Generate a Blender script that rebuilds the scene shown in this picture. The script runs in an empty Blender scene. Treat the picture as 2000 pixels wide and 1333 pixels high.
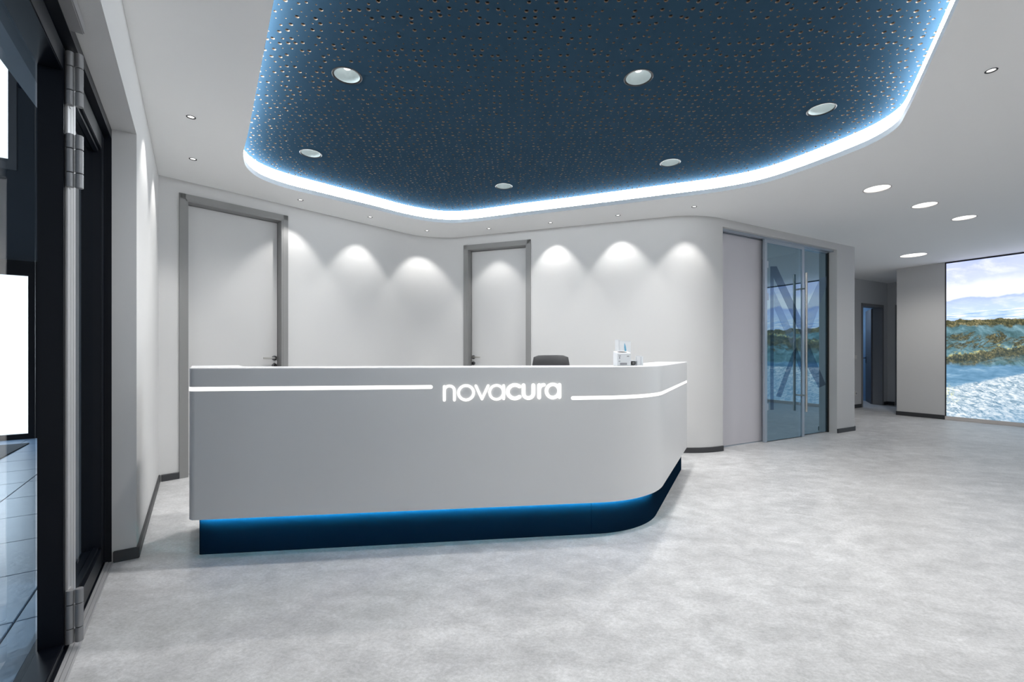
import bpy, bmesh, math, random
from mathutils import Vector, Matrix

random.seed(7)
scene = bpy.context.scene
COL = scene.collection
PI = math.pi

# ------------------------------------------------------------------ camera, world, exposure
CAM_H = 1.15
cam_data = bpy.data.cameras.new('camera')
cam = bpy.data.objects.new('camera', cam_data)
COL.objects.link(cam)
cam.location = (0, 0, CAM_H)
cam.rotation_euler = (PI / 2, 0, 0)
cam_data.sensor_width = 36.0
cam_data.lens = 870.0 / 2000.0 * 36.0
cam_data.shift_y = (692.0 - 666.5) / 2000.0
cam_data.clip_start = 0.05
scene.camera = cam

world = bpy.data.worlds.new('world')
scene.world = world
world.use_nodes = True
world.node_tree.nodes['Background'].inputs[0].default_value = (0.75, 0.86, 1.0, 1)
world.node_tree.nodes['Background'].inputs[1].default_value = 0.5

vs = scene.view_settings
vs.view_transform = 'Standard'
vs.look = 'None'
vs.gamma = 1.0
vs.use_curve_mapping = False
vs.exposure = -0.06
scene.cycles.use_denoising = True
scene.cycles.max_bounces = 10
scene.cycles.diffuse_bounces = 5
scene.cycles.transparent_max_bounces = 16
scene.cycles.sample_clamp_indirect = 4.0

# light levels (W), used by the lamps' builders
P_DOWN = 120.0        # downlights in the blue ceiling
P_WASH = 24.0        # wall washers
P_HALL = 26.0        # round lamps of the hall
P_REAR = 230.0        # unseen lamps added behind the camera for front light
E_COVE = 26.0         # cove band
E_MURAL = 1.3

# ------------------------------------------------------------------ materials
def lin(c):
    c = c / 255.0
    return c / 12.92 if c <= 0.04045 else ((c + 0.055) / 1.055) ** 2.4

def rgb(r, g, b):
    return (lin(r), lin(g), lin(b), 1.0)

def new_mat(name):
    m = bpy.data.materials.new(name)
    m.use_nodes = True
    nt = m.node_tree
    for n in list(nt.nodes):
        nt.nodes.remove(n)
    out = nt.nodes.new('ShaderNodeOutputMaterial')
    return m, nt, out

def pmat(name, col, rough=0.5, metal=0.0, spec=0.5, noise=None, bump=None, coat=0.0):
    """Principled material; noise = (scale, amount) varies the colour a little, bump = (scale, strength)."""
    m, nt, out = new_mat(name)
    p = nt.nodes.new('ShaderNodeBsdfPrincipled')
    p.inputs['Base Color'].default_value = col
    p.inputs['Roughness'].default_value = rough
    p.inputs['Metallic'].default_value = metal
    p.inputs['Specular IOR Level'].default_value = spec
    p.inputs['Coat Weight'].default_value = coat
    if noise or bump:
        tc = nt.nodes.new('ShaderNodeTexCoord')
    if noise:
        n = nt.nodes.new('ShaderNodeTexNoise')
        n.inputs['Scale'].default_value = noise[0]
        n.inputs['Detail'].default_value = 6
        nt.links.new(tc.outputs['Object'], n.inputs['Vector'])
        r = nt.nodes.new('ShaderNodeMapRange')
        r.inputs['To Min'].default_value = 1 - noise[1]
        r.inputs['To Max'].default_value = 1 + noise[1]
        nt.links.new(n.outputs['Fac'], r.inputs['Value'])
        v = nt.nodes.new('ShaderNodeVectorMath')
        v.operation = 'SCALE'
        v.inputs[0].default_value = col[:3]
        nt.links.new(r.outputs[0], v.inputs['Scale'])
        nt.links.new(v.outputs[0], p.inputs['Base Color'])
    if bump:
        n = nt.nodes.new('ShaderNodeTexNoise')
        n.inputs['Scale'].default_value = bump[0]
        n.inputs['Detail'].default_value = 4
        nt.links.new(tc.outputs['Object'], n.inputs['Vector'])
        b = nt.nodes.new('ShaderNodeBump')
        b.inputs['Strength'].default_value = bump[1]
        b.inputs['Distance'].default_value = 0.01
        nt.links.new(n.outputs['Fac'], b.inputs['Height'])
        nt.links.new(b.outputs[0], p.inputs['Normal'])
    nt.links.new(p.outputs[0], out.inputs[0])
    return m

def emat(name, col, strength):
    m, nt, out = new_mat(name)
    e = nt.nodes.new('ShaderNodeEmission')
    e.inputs[0].default_value = col
    e.inputs[1].default_value = strength
    nt.links.new(e.outputs[0], out.inputs[0])
    return m

def glass_mat(name, tint, gloss, ior, base, film=0.0, film_col=(0.1, 0.15, 0.2, 1)):
    m, nt, out = new_mat(name)
    tr = nt.nodes.new('ShaderNodeBsdfTransparent')
    tr.inputs[0].default_value = tint
    gl = nt.nodes.new('ShaderNodeBsdfGlossy')
    gl.inputs[0].default_value = gloss
    gl.inputs['Roughness'].default_value = 0.0
    df = nt.nodes.new('ShaderNodeBsdfDiffuse')
    df.inputs[0].default_value = film_col
    body = nt.nodes.new('ShaderNodeMixShader')
    body.inputs[0].default_value = film
    nt.links.new(tr.outputs[0], body.inputs[1])
    nt.links.new(df.outputs[0], body.inputs[2])
    fr = nt.nodes.new('ShaderNodeFresnel')
    fr.inputs[0].default_value = ior
    add = nt.nodes.new('ShaderNodeMath')
    add.operation = 'ADD'
    add.use_clamp = True
    add.inputs[1].default_value = base
    nt.links.new(fr.outputs[0], add.inputs[0])
    geo = nt.nodes.new('ShaderNodeNewGeometry')      # reflect once, on the face that the ray enters by
    inv = nt.nodes.new('ShaderNodeMath')
    inv.operation = 'SUBTRACT'
    inv.inputs[0].default_value = 1.0
    nt.links.new(geo.outputs['Backfacing'], inv.inputs[1])
    one = nt.nodes.new('ShaderNodeMath')
    one.operation = 'MULTIPLY'
    nt.links.new(add.outputs[0], one.inputs[0])
    nt.links.new(inv.outputs[0], one.inputs[1])
    add = one
    mix = nt.nodes.new('ShaderNodeMixShader')
    nt.links.new(add.outputs[0], mix.inputs[0])
    nt.links.new(body.outputs[0], mix.inputs[1])
    nt.links.new(gl.outputs[0], mix.inputs[2])
    nt.links.new(mix.outputs[0], out.inputs[0])
    return m

def floor_mat():
    m, nt, out = new_mat('grey_mottled_vinyl')
    L = nt.links.new
    p = nt.nodes.new('ShaderNodeBsdfPrincipled')
    tc = nt.nodes.new('ShaderNodeTexCoord')
    mp = nt.nodes.new('ShaderNodeMapping')
    mp.inputs['Rotation'].default_value = (0, 0, 0.35)
    mp.inputs['Scale'].default_value = (1.0, 1.35, 1.0)
    L(tc.outputs['Object'], mp.inputs[0])

    def noise(scale, detail, rough, dist=0.0):
        n = nt.nodes.new('ShaderNodeTexNoise')
        n.inputs['Scale'].default_value = scale
        n.inputs['Detail'].default_value = detail
        n.inputs['Roughness'].default_value = rough
        n.inputs['Distortion'].default_value = dist
        L(mp.outputs[0], n.inputs['Vector'])
        return n.outputs['Fac']

    def rng(f, a, b, c, d):
        r = nt.nodes.new('ShaderNodeMapRange')
        r.inputs['From Min'].default_value = a
        r.inputs['From Max'].default_value = b
        r.inputs['To Min'].default_value = c
        r.inputs['To Max'].default_value = d
        L(f, r.inputs['Value'])
        return r.outputs[0]

    def mul(a, b):
        n = nt.nodes.new('ShaderNodeMath')
        n.operation = 'MULTIPLY'
        L(a, n.inputs[0])
        L(b, n.inputs[1])
        return n.outputs[0]
    broad = noise(1.5, 6, 0.6, 0.5)
    mid = noise(6.5, 12, 0.74, 0.3)
    fine = noise(60, 8, 0.8)
    k = mul(mul(rng(broad, 0.3, 0.7, 0.88, 1.12), rng(mid, 0.3, 0.7, 0.74, 1.22)), rng(fine, 0.3, 0.7, 0.76, 1.26))
    v = nt.nodes.new('ShaderNodeVectorMath')
    v.operation = 'SCALE'
    v.inputs[0].default_value = FLOOR_RGB[:3]
    L(k, v.inputs['Scale'])
    L(v.outputs[0], p.inputs['Base Color'])
    L(rng(mid, 0.3, 0.7, 0.36, 0.50), p.inputs['Roughness'])
    bp = nt.nodes.new('ShaderNodeBump')
    bp.inputs['Strength'].default_value = 0.05
    bp.inputs['Distance'].default_value = 0.01
    L(fine, bp.inputs['Height'])
    L(bp.outputs[0], p.inputs['Normal'])
    L(p.outputs[0], out.inputs[0])
    return m

FLOOR_RGB = rgb(188, 188, 189)

def mural_mat():
    """Printed back-lit beach picture: x runs along the wall, z is the height above the floor."""
    m, nt, out = new_mat('backlit_beach_print')
    L = nt.links.new
    tc = nt.nodes.new('ShaderNodeTexCoord')
    sp = nt.nodes.new('ShaderNodeSeparateXYZ')
    L(tc.outputs['Object'], sp.inputs[0])
    U, V = sp.outputs['X'], sp.outputs['Z']

    def val(x, sock):
        if isinstance(x, (int, float)):
            sock.default_value = x
        else:
            L(x, sock)

    def M(op, a, b=0.0, clamp=False):
        n = nt.nodes.new('ShaderNodeMath')
        n.operation = op
        n.use_clamp = clamp
        val(a, n.inputs[0])
        val(b, n.inputs[1])
        return n.outputs[0]

    def N(su, sv, detail=5, rough=0.6, off=0.0, dist=0.0, shear=0.0):
        c = nt.nodes.new('ShaderNodeCombineXYZ')
        L(M('MULTIPLY', U, su * 1.9), c.inputs[0])
        vv = M('ADD', V, M('MULTIPLY', U, shear)) if shear else V
        L(M('MULTIPLY', vv, sv), c.inputs[1])
        c.inputs[2].default_value = off
        n = nt.nodes.new('ShaderNodeTexNoise')
        n.inputs['Scale'].default_value = 1.0
        n.inputs['Detail'].default_value = detail
        n.inputs['Roughness'].default_value = rough
        n.inputs['Distortion'].default_value = dist
        L(c.outputs[0], n.inputs['Vector'])
        return n.outputs['Fac']

    def step(x, lo, hi):
        n = nt.nodes.new('ShaderNodeMapRange')
        n.interpolation_type = 'SMOOTHSTEP'
        val(x, n.inputs['Value'])
        n.inputs['From Min'].default_value = lo
        n.inputs['From Max'].default_value = hi
        return n.outputs[0]

    def mix(f, a, b):
        n = nt.nodes.new('ShaderNodeMix')
        n.data_type = 'RGBA'
        val(f, n.inputs[0])
        for x, s in ((a, n.inputs[6]), (b, n.inputs[7])):
            if isinstance(x, tuple):
                s.default_value = x
            else:
                L(x, s)
        return n.outputs[2]

    def ramp(f, stops):
        n = nt.nodes.new('ShaderNodeValToRGB')
        e = n.color_ramp.elements
        while len(e) < len(stops):
            e.new(0.5)
        for k, (pos, c) in enumerate(stops):
            e[k].position = pos
            e[k].color = c
        L(f, n.inputs[0])
        return n.outputs[0]

    # sky
    wob = M('MULTIPLY', M('SUBTRACT', N(0.9, 2.0, 4, 0.55, 3.1), 0.5), 0.30)
    vs_ = M('ADD', M('SUBTRACT', V, M('MULTIPLY', U, 0.05)), wob)
    sky = ramp(M('DIVIDE', M('SUBTRACT', vs_, 1.85), 0.9), [
        (0.0, rgb(196, 216, 250)), (0.16, rgb(192, 210, 250)), (0.25, rgb(178, 196, 240)), (0.29, rgb(244, 248, 255)),
        (0.48, rgb(246, 248, 255)), (0.62, rgb(206, 216, 248)), (0.85, rgb(196, 206, 244)), (1.0, rgb(180, 194, 240))])
    cl = step(N(1.4, 5.5, 6, 0.6, 8.0, 0.4, 0.12), 0.45, 0.7)
    sky = mix(M('MULTIPLY', cl, 0.45), sky, rgb(255, 255, 255))
    # sea with foam lines
    sea_n = N(2.0, 42, 5, 0.6, 1.0, 0.0, 0.03)
    sea = ramp(sea_n, [(0.36, rgb(150, 186, 236)), (0.52, rgb(205, 224, 250)), (0.62, rgb(250, 252, 255))])
    col = mix(step(M('SUBTRACT', V, M('MULTIPLY', U, 0.035)), 1.84, 1.88), sea, sky)
    # far dune crest with grass
    crest = M('ADD', 1.62, M('MULTIPLY', N(1.7, 0, 6, 0.6, 2.2), 0.22))
    blades = M('ADD', M('MULTIPLY', N(22, 24, 5, 0.72, 4.0, 0.6, 0.9), 0.5), M('MULTIPLY', N(4, 14, 5, 0.65, 4.5, 0.4, 0.2), 0.5))
    grass = ramp(blades, [(0.38, rgb(54, 58, 48)), (0.47, rgb(84, 86, 66)), (0.55, rgb(122, 116, 84)), (0.66, rgb(196, 182, 146))])
    col = mix(step(M('SUBTRACT', V, crest), 0.006, -0.006), col, grass)
    # dune flank, blue grey sand with grass tufts
    flank = ramp(N(3.0, 9, 7, 0.66, 5.0, 0.6, 0.3), [(0.34, rgb(70, 100, 104)), (0.5, rgb(96, 132, 142)), (0.66, rgb(132, 168, 180))])
    d1 = M('ADD', M('SUBTRACT', V, crest), M('MULTIPLY', N(3.5, 6, 6, 0.6, 6.0), 0.22))
    col = mix(step(d1, 0.02, -0.03), col, flank)
    tuft = step(M('MULTIPLY', N(1.8, 7, 9, 0.76, 9.0, 0.9, -0.3), step(M('ABSOLUTE', M('SUBTRACT', V, 1.36)), 0.5, 0.05)), 0.44, 0.54)
    blades2 = M('ADD', M('MULTIPLY', N(20, 26, 5, 0.72, 14.0, 0.7, 0.9), 0.55), M('MULTIPLY', N(6, 14, 6, 0.7, 14.5, 0.5), 0.45))
    darkg = ramp(blades2, [(0.38, rgb(42, 50, 52)), (0.48, rgb(72, 76, 64)), (0.57, rgb(114, 110, 82)), (0.68, rgb(180, 168, 128))])
    below = step(M('SUBTRACT', V, crest), -0.10, -0.18)
    col = mix(M('MULTIPLY', tuft, below), col, darkg)
    # lit ridge running up to the right, dark grass under it
    ridge = M('ADD', M('ADD', 1.12, M('MULTIPLY', U, 0.19)), M('MULTIPLY', M('SUBTRACT', N(2.2, 0, 6, 0.6, 11.0), 0.5), 0.34))
    dr = M('SUBTRACT', V, ridge)
    under = M('MULTIPLY', step(dr, 0.0, -0.02), step(M('ADD', dr, M('MULTIPLY', N(1.6, 12, 8, 0.75, 12.0, 0.6, -0.3), 0.36)), -0.12, 0.06))
    col = mix(M('MULTIPLY', under, 0.92), col, darkg)
    rg = M('MULTIPLY', step(M('ABSOLUTE', dr), 0.045, 0.0), step(N(9, 14, 6, 0.7, 17.0), 0.46, 0.6))
    col = mix(rg, col, rgb(196, 194, 136))
    # sand in the shade
    shade = ramp(N(2.0, 12, 6, 0.6, 15.0, 0.3), [(0.36, rgb(88, 130, 160)), (0.55, rgb(112, 154, 186)), (0.7, rgb(150, 184, 208))])
    lim = M('ADD', 0.84, M('MULTIPLY', N(2.8, 4, 6, 0.65, 16.0), 0.24))
    col = mix(step(M('SUBTRACT', V, lim), 0.03, -0.03), col, shade)
    # rippled sunlit sand
    rip = ramp(N(6.0, 26, 6, 0.66, 18.0, 1.1, 0.25), [(0.34, rgb(104, 134, 154)), (0.47, rgb(166, 188, 204)), (0.56, rgb(220, 230, 236)),
                                                    (0.7, rgb(255, 255, 252))])
    blu = step(M('ADD', M('ADD', V, M('MULTIPLY', U, -0.35)), M('MULTIPLY', N(2, 3, 4, 0.6, 20.0), 0.5)), 0.62, -0.2)
    rip = mix(M('MULTIPLY', blu, 0.55), rip, rgb(112, 156, 190))
    edge = M('ADD', M('ADD', 0.56, M('MULTIPLY', U, 0.30)), M('MULTIPLY', M('SUBTRACT', N(3, 3, 4, 0.55, 21.0), 0.5), 0.10))
    edge = M('MINIMUM', edge, 0.86)
    col = mix(step(M('SUBTRACT', V, edge), 0.02, -0.025), col, rip)
    # straw blades in the near corner
    straw = M('MULTIPLY', step(N(14, 10, 6, 0.7, 23.0, 2.0, 1.2), 0.54, 0.62), step(M('ADD', U, M('ABSOLUTE', M('SUBTRACT', V, 0.42))), 0.34, 0.1))
    col = mix(straw, col, rgb(226, 226, 150))
    e = nt.nodes.new('ShaderNodeEmission')
    L(col, e.inputs[0])
    e.inputs[1].default_value = E_MURAL
    L(e.outputs[0], out.inputs[0])
    return m

MAT = dict(
    wall=pmat('white_plaster', rgb(198, 198, 198), 0.75, bump=(220, 0.05)),
    ceiling=pmat('white_ceiling_paint', rgb(246, 246, 245), 0.85),
    floor=floor_mat(),
    skirting=pmat('dark_grey_skirting', rgb(52, 53, 56), 0.5, noise=(9, 0.05)),
    door_frame=pmat('grey_door_frame', rgb(128, 128, 128), 0.5, noise=(4, 0.03)),
    door_leaf=pmat('white_door_laminate', rgb(196, 196, 196), 0.4, noise=(3, 0.015)),
    dark_leaf=pmat('dark_grey_door_leaf', rgb(60, 64, 72), 0.5, noise=(3, 0.03)),
    steel=pmat('brushed_steel', rgb(190, 188, 184), 0.28, metal=1.0, noise=(40, 0.06)),
    dark_steel=pmat('dark_steel', rgb(92, 92, 94), 0.3, metal=1.0, noise=(30, 0.05)),
    black=pmat('black_slot', rgb(14, 14, 15), 0.6, noise=(20, 0.05)),
    blue_panel=pmat('blue_acoustic_board', rgb(47, 68, 85), 1.0, spec=0.0, noise=(3, 0.04)),
    gypsum=pmat('cut_gypsum_edge', rgb(164, 146, 130), 0.8, noise=(60, 0.06)),
    fleece=pmat('black_acoustic_fleece', rgb(20, 17, 17), 0.9, noise=(60, 0.1)),
    cove=emat('cove_light_band', (0.90, 0.96, 1.0, 1), E_COVE),
    lip=pmat('grey_cove_lip', rgb(176, 182, 188), 0.7, noise=(3, 0.02)),
    counter=pmat('satin_white_lacquer', rgb(228, 228, 228), 0.32, noise=(1.5, 0.01)),
    counter_top=pmat('gloss_white_shelf', rgb(236, 236, 238), 0.2, noise=(1.5, 0.01)),
    plinth=pmat('navy_plinth', rgb(14, 33, 50), 0.6, spec=0.0, noise=(2, 0.04)),
    led_white=emat('white_led_channel', (1.0, 0.99, 0.96, 1), 1.7),
    led_blue=emat('blue_led_strip', (0.10, 0.80, 1.0, 1), 330.0),
    lens=emat('lit_lamp_lens', (1.0, 0.985, 0.95, 1), 4.0),
    hall_lens=emat('lit_hall_lamp', (1.0, 0.98, 0.94, 1), 3.2),
    bulb=emat('lit_bulb', (1.0, 0.99, 0.96, 1), 3.0),
    reflector=pmat('frosted_reflector', rgb(196, 208, 210), 0.45, noise=(30, 0.08)),
    ring=pmat('dark_lamp_ring', rgb(16, 17, 20), 0.45, noise=(20, 0.05)),
    frame_navy=pmat('navy_black_aluminium', rgb(8, 13, 22), 0.4, spec=0.25, noise=(3, 0.06)),
    alu=pmat('light_grey_aluminium', rgb(186, 186, 188), 0.4, metal=0.35, noise=(5, 0.03)),
    silver=pmat('silver_door_rail', rgb(176, 186, 196), 0.35, metal=0.7, noise=(6, 0.03)),
    hinge=pmat('anthracite_hinge', rgb(140, 140, 142), 0.38, metal=0.3, noise=(10, 0.04)),
    clear_glass=glass_mat('entrance_glass', (0.86, 0.92, 0.96, 1), (1, 1, 1, 1), 1.45, 0.0),
    door_glass=glass_mat('coated_blue_glass', (0.60, 0.74, 0.82, 1), (0.68, 0.88, 1.0, 1), 1.7, 0.30, 0.35, rgb(84, 118, 136)),
    decal=glass_mat('glass_lettering', (0.78, 0.82, 0.87, 1), (0.8, 0.9, 1.0, 1), 1.3, 0.02, 0.06, rgb(70, 96, 120)),
    pale_decal=glass_mat('pale_glass_lettering', (0.88, 0.92, 0.96, 1), (0.8, 0.9, 1.0, 1), 1.3, 0.04, 0.10, rgb(170, 196, 220)),
    mural=mural_mat(),
    mural_edge=pmat('black_mural_edge', rgb(22, 24, 30), 0.5, noise=(5, 0.05)),
    trim_white=pmat('pale_trim', rgb(206, 200, 196), 0.5, noise=(5, 0.02)),
    grey_panel=pmat('lilac_grey_panel', rgb(196, 194, 200), 0.45, noise=(2, 0.015)),
    plastic=pmat('white_switch_plastic', rgb(216, 214, 210), 0.4, noise=(10, 0.01)),
    chair=pmat('charcoal_leather', rgb(58, 58, 60), 0.5, noise=(30, 0.08), bump=(160, 0.1)),
    chair_frame=pmat('black_chair_plastic', rgb(22, 22, 24), 0.45, noise=(10, 0.05)),
    acrylic=pmat('milky_acrylic', rgb(236, 238, 240), 0.15, noise=(5, 0.01)),
    paper=pmat('white_paper', rgb(238, 240, 242), 0.7, noise=(8, 0.01)),
    leaf_blue=pmat('printed_leaf_blue', rgb(112, 176, 208), 0.6, noise=(60, 0.15)),
    grey_print=pmat('grey_print', rgb(150, 150, 154), 0.6, noise=(20, 0.05)),
    tile=pmat('slate_blue_tile', rgb(136, 160, 186), 0.38, noise=(5, 0.12), bump=(30, 0.15)),
    grout=pmat('dark_grout', rgb(52, 58, 66), 0.8, noise=(20, 0.05)),
    mat_grey=pmat('grey_entrance_mat', rgb(86, 88, 92), 0.95, noise=(60, 0.15)),
    lobby_grey=pmat('lobby_grey_wall', rgb(126, 132, 138), 0.7, noise=(2, 0.03)),
    lobby_blue=pmat('lobby_dark_blue_board', rgb(44, 62, 84), 0.5, noise=(6, 0.12)),
    daylight=emat('daylit_glass', (0.96, 0.98, 1.0, 1), 2.2),
    blue_room=pmat('pale_blue_room_wall', rgb(122, 160, 196), 0.7, noise=(2, 0.02)),
    office_wall=pmat('office_wall', rgb(120, 140, 156), 0.7, noise=(2, 0.02)),
    green=pmat('dark_leaf_green', rgb(28, 40, 34), 0.6, noise=(20, 0.1)),
)

# ------------------------------------------------------------------ mesh helpers
class MB:
    def __init__(self):
        self.v, self.f, self.mi, self.sm = [], [], [], []

    def face(self, idx, mi=0, sm=False):
        self.f.append(tuple(idx)); self.mi.append(mi); self.sm.append(sm)

    def add(self, verts, faces, mi=0, sm=False):
        b = len(self.v)
        self.v += [tuple(p) for p in verts]
        for f in faces:
            self.face([b + k for k in f], mi, sm)
        return self

    def prism8(self, lo, hi, mi=0):
        """lo, hi: four points each, same winding."""
        return self.add(list(lo) + list(hi), [(3, 2, 1, 0), (4, 5, 6, 7), (0, 1, 5, 4), (1, 2, 6, 5), (2, 3, 7, 6), (3, 0, 4, 7)], mi)

    def box(self, x0, x1, y0, y1, z0, z1, T=None, mi=0, bev=0.0):
        if bev > 0:
            bm = bmesh.new()
            bmesh.ops.create_cube(bm, size=1)
            bmesh.ops.scale(bm, vec=(x1 - x0, y1 - y0, z1 - z0), verts=bm.verts)
            bmesh.ops.translate(bm, vec=((x0 + x1) / 2, (y0 + y1) / 2, (z0 + z1) / 2), verts=bm.verts)
            bmesh.ops.bevel(bm, geom=bm.edges[:], offset=bev, segments=2, affect='EDGES')
            bm.verts.index_update()
            vs_ = [v.co.copy() for v in bm.verts]
            fs = [[v.index for v in f.verts] for f in bm.faces]
            bm.free()
            return self.add([T(p) if T else p for p in vs_], fs, mi)
        P = [Vector((x, y, z)) for z in (z0, z1) for x, y in ((x0, y0), (x1, y0), (x1, y1), (x0, y1))]
        if T:
            P = [T(p) for p in P]
        return self.prism8(P[:4], P[4:], mi)

    def lathe(self, prof, n=32, T=None, mi=0, sm=True, c=(0, 0, 0)):
        """prof: (radius, z) from one end to the other; radius 0 closes with a point."""
        b = len(self.v)
        rings = []
        for r, z in prof:
            if r <= 1e-6:
                p = Vector((c[0], c[1], c[2] + z))
                rings.append([len(self.v)]); self.v.append(tuple(T(p) if T else p))
            else:
                ring = []
                for k in range(n):
                    a = 2 * PI * k / n
                    p = Vector((c[0] + r * math.cos(a), c[1] + r * math.sin(a), c[2] + z))
                    ring.append(len(self.v)); self.v.append(tuple(T(p) if T else p))
                rings.append(ring)
        for A, B in zip(rings, rings[1:]):
            for k in range(n):
                j = (k + 1) % n
                if len(A) == 1 and len(B) == 1:
                    continue
                if len(A) == 1:
                    self.face((A[0], B[j], B[k]), mi, sm)
                elif len(B) == 1:
                    self.face((A[k], A[j], B[0]), mi, sm)
                else:
                    self.face((A[k], A[j], B[j], B[k]), mi, sm)
        return self

    def tube(self, pts, r, n=12, mi=0, caps=True):
        pts = [Vector(p) for p in pts]
        rings = []
        up = Vector((0, 0, 1))
        for i, p in enumerate(pts):
            t = (pts[min(i + 1, len(pts) - 1)] - pts[max(i - 1, 0)]).normalized()
            a = t.cross(up)
            if a.length < 1e-3:
                a = t.cross(Vector((1, 0, 0)))
            a.normalize()
            b_ = t.cross(a).normalized()
            rr = r[i] if isinstance(r, (list, tuple)) else r
            ring = []
            for k in range(n):
                q = p + a * rr * math.cos(2 * PI * k / n) + b_ * rr * math.sin(2 * PI * k / n)
                ring.append(len(self.v)); self.v.append(tuple(q))
            rings.append(ring)
        for A, B in zip(rings, rings[1:]):
            for k in range(n):
                j = (k + 1) % n
                self.face((A[k], A[j], B[j], B[k]), mi, True)
        if caps:
            self.face(list(reversed(rings[0])), mi); self.face(rings[-1], mi)
        return self

    def sweep(self, rows, closed_section=True, caps=True, mi=0, sm=True):
        """rows: list of sections (lists of points of equal length) along the path."""
        n = len(rows[0])
        idx = []
        for row in rows:
            idx.append(list(range(len(self.v), len(self.v) + n)))
            self.v += [tuple(p) for p in row]
        for A, B in zip(idx, idx[1:]):
            for k in range(n if closed_section else n - 1):
                j = (k + 1) % n
                self.face((A[k], B[k], B[j], A[j]), mi, sm)
        if caps and closed_section:
            self.face(idx[0], mi); self.face(list(reversed(idx[-1])), mi)
        return self

    def build(self, name, mats, parent=None, angle=35, recalc=True):
        me = bpy.data.meshes.new(name)
        me.from_pydata(self.v, [], self.f)
        if not isinstance(mats, (list, tuple)):
            mats = [mats]
        for m in mats:
            me.materials.append(m)
        me.polygons.foreach_set('material_index', self.mi)
        me.polygons.foreach_set('use_smooth', self.sm)
        if recalc:
            bm = bmesh.new(); bm.from_mesh(me)
            bmesh.ops.recalc_face_normals(bm, faces=bm.faces)
            bm.to_mesh(me); bm.free()
        me.update()
        if any(self.sm):
            me.set_sharp_from_angle(angle=math.radians(angle))
        o = bpy.data.objects.new(name, me)
        COL.objects.link(o)
        if parent:
            o.parent = parent
        return o

def tag(o, label=None, cat=None, group=None, kind=None):
    if label: o['label'] = label
    if cat: o['category'] = cat
    if group: o['group'] = group
    if kind: o['kind'] = kind
    return o

def empty(name, loc=(0, 0, 0), label=None, cat=None, group=None, kind=None, rz=0.0):
    o = bpy.data.objects.new(name, None)
    COL.objects.link(o)
    o.location = loc
    o.rotation_euler = (0, 0, rz)
    o.empty_display_size = 0.05
    return tag(o, label, cat, group, kind)

def frame2d(origin, ux, nx):
    """local (along, toward the room, up) -> world"""
    return lambda p: Vector((origin[0] + ux[0] * p[0] + nx[0] * p[1], origin[1] + ux[1] * p[0] + nx[1] * p[1], p[2]))

def fillet_path(ctrl, radii, d=0.0, seg=14):
    """Offset an open control polygon by d to its left, round the corners, give the points."""
    P = [Vector(p) for p in ctrl]
    n = len(P)
    dirs = [(P[i + 1] - P[i]).normalized() for i in range(n - 1)]
    nor = [Vector((-v.y, v.x)) for v in dirs]
    Q = [P[0] + nor[0] * d]
    for i in range(1, n - 1):
        mt = (nor[i - 1] + nor[i])
        Q.append(P[i] + mt * (d / (1 + nor[i - 1].dot(nor[i]))))
    Q.append(P[-1] + nor[-1] * d)
    out = [Q[0]]
    for i in range(1, n - 1):
        a, b = dirs[i - 1], dirs[i]
        cr = a.x * b.y - a.y * b.x
        th = math.atan2(abs(cr), a.dot(b))
        left = cr > 0
        r = max(radii[i - 1] - d, 0.012) if left else radii[i - 1] + d
        T = r * math.tan(th / 2)
        s = Q[i] - a * T
        nn = Vector((-a.y, a.x)) * (1 if left else -1)
        c = s + nn * r
        v0 = s - c
        for k in range(seg + 1):
            ang = th * k / seg * (1 if left else -1)
            out.append(c + Vector((v0.x * math.cos(ang) - v0.y * math.sin(ang), v0.x * math.sin(ang) + v0.y * math.cos(ang))))
    out.append(Q[-1])
    return out

def arclen(pts):
    L = [0.0]
    for a, b in zip(pts, pts[1:]):
        L.append(L[-1] + (Vector(b) - Vector(a)).length)
    return L

def cut_path(pts, s0, s1):
    """part of a polyline between two arc lengths"""
    L = arclen(pts)
    def at(s):
        for i in range(len(L) - 1):
            if s <= L[i + 1] + 1e-9:
                t = (s - L[i]) / max(L[i + 1] - L[i], 1e-9)
                return Vector(pts[i]).lerp(Vector(pts[i + 1]), t)
        return Vector(pts[-1])
    return [at(s0)] + [Vector(p) for p, l in zip(pts, L) if s0 + 1e-5 < l < s1 - 1e-5] + [at(s1)]

def densify(pts, step):
    out = [Vector(pts[0])]
    for a, b in zip(pts, pts[1:]):
        a, b = Vector(a), Vector(b)
        n = max(1, int((b - a).length / step))
        out += [a.lerp(b, (k + 1) / n) for k in range(n)]
    return out

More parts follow.
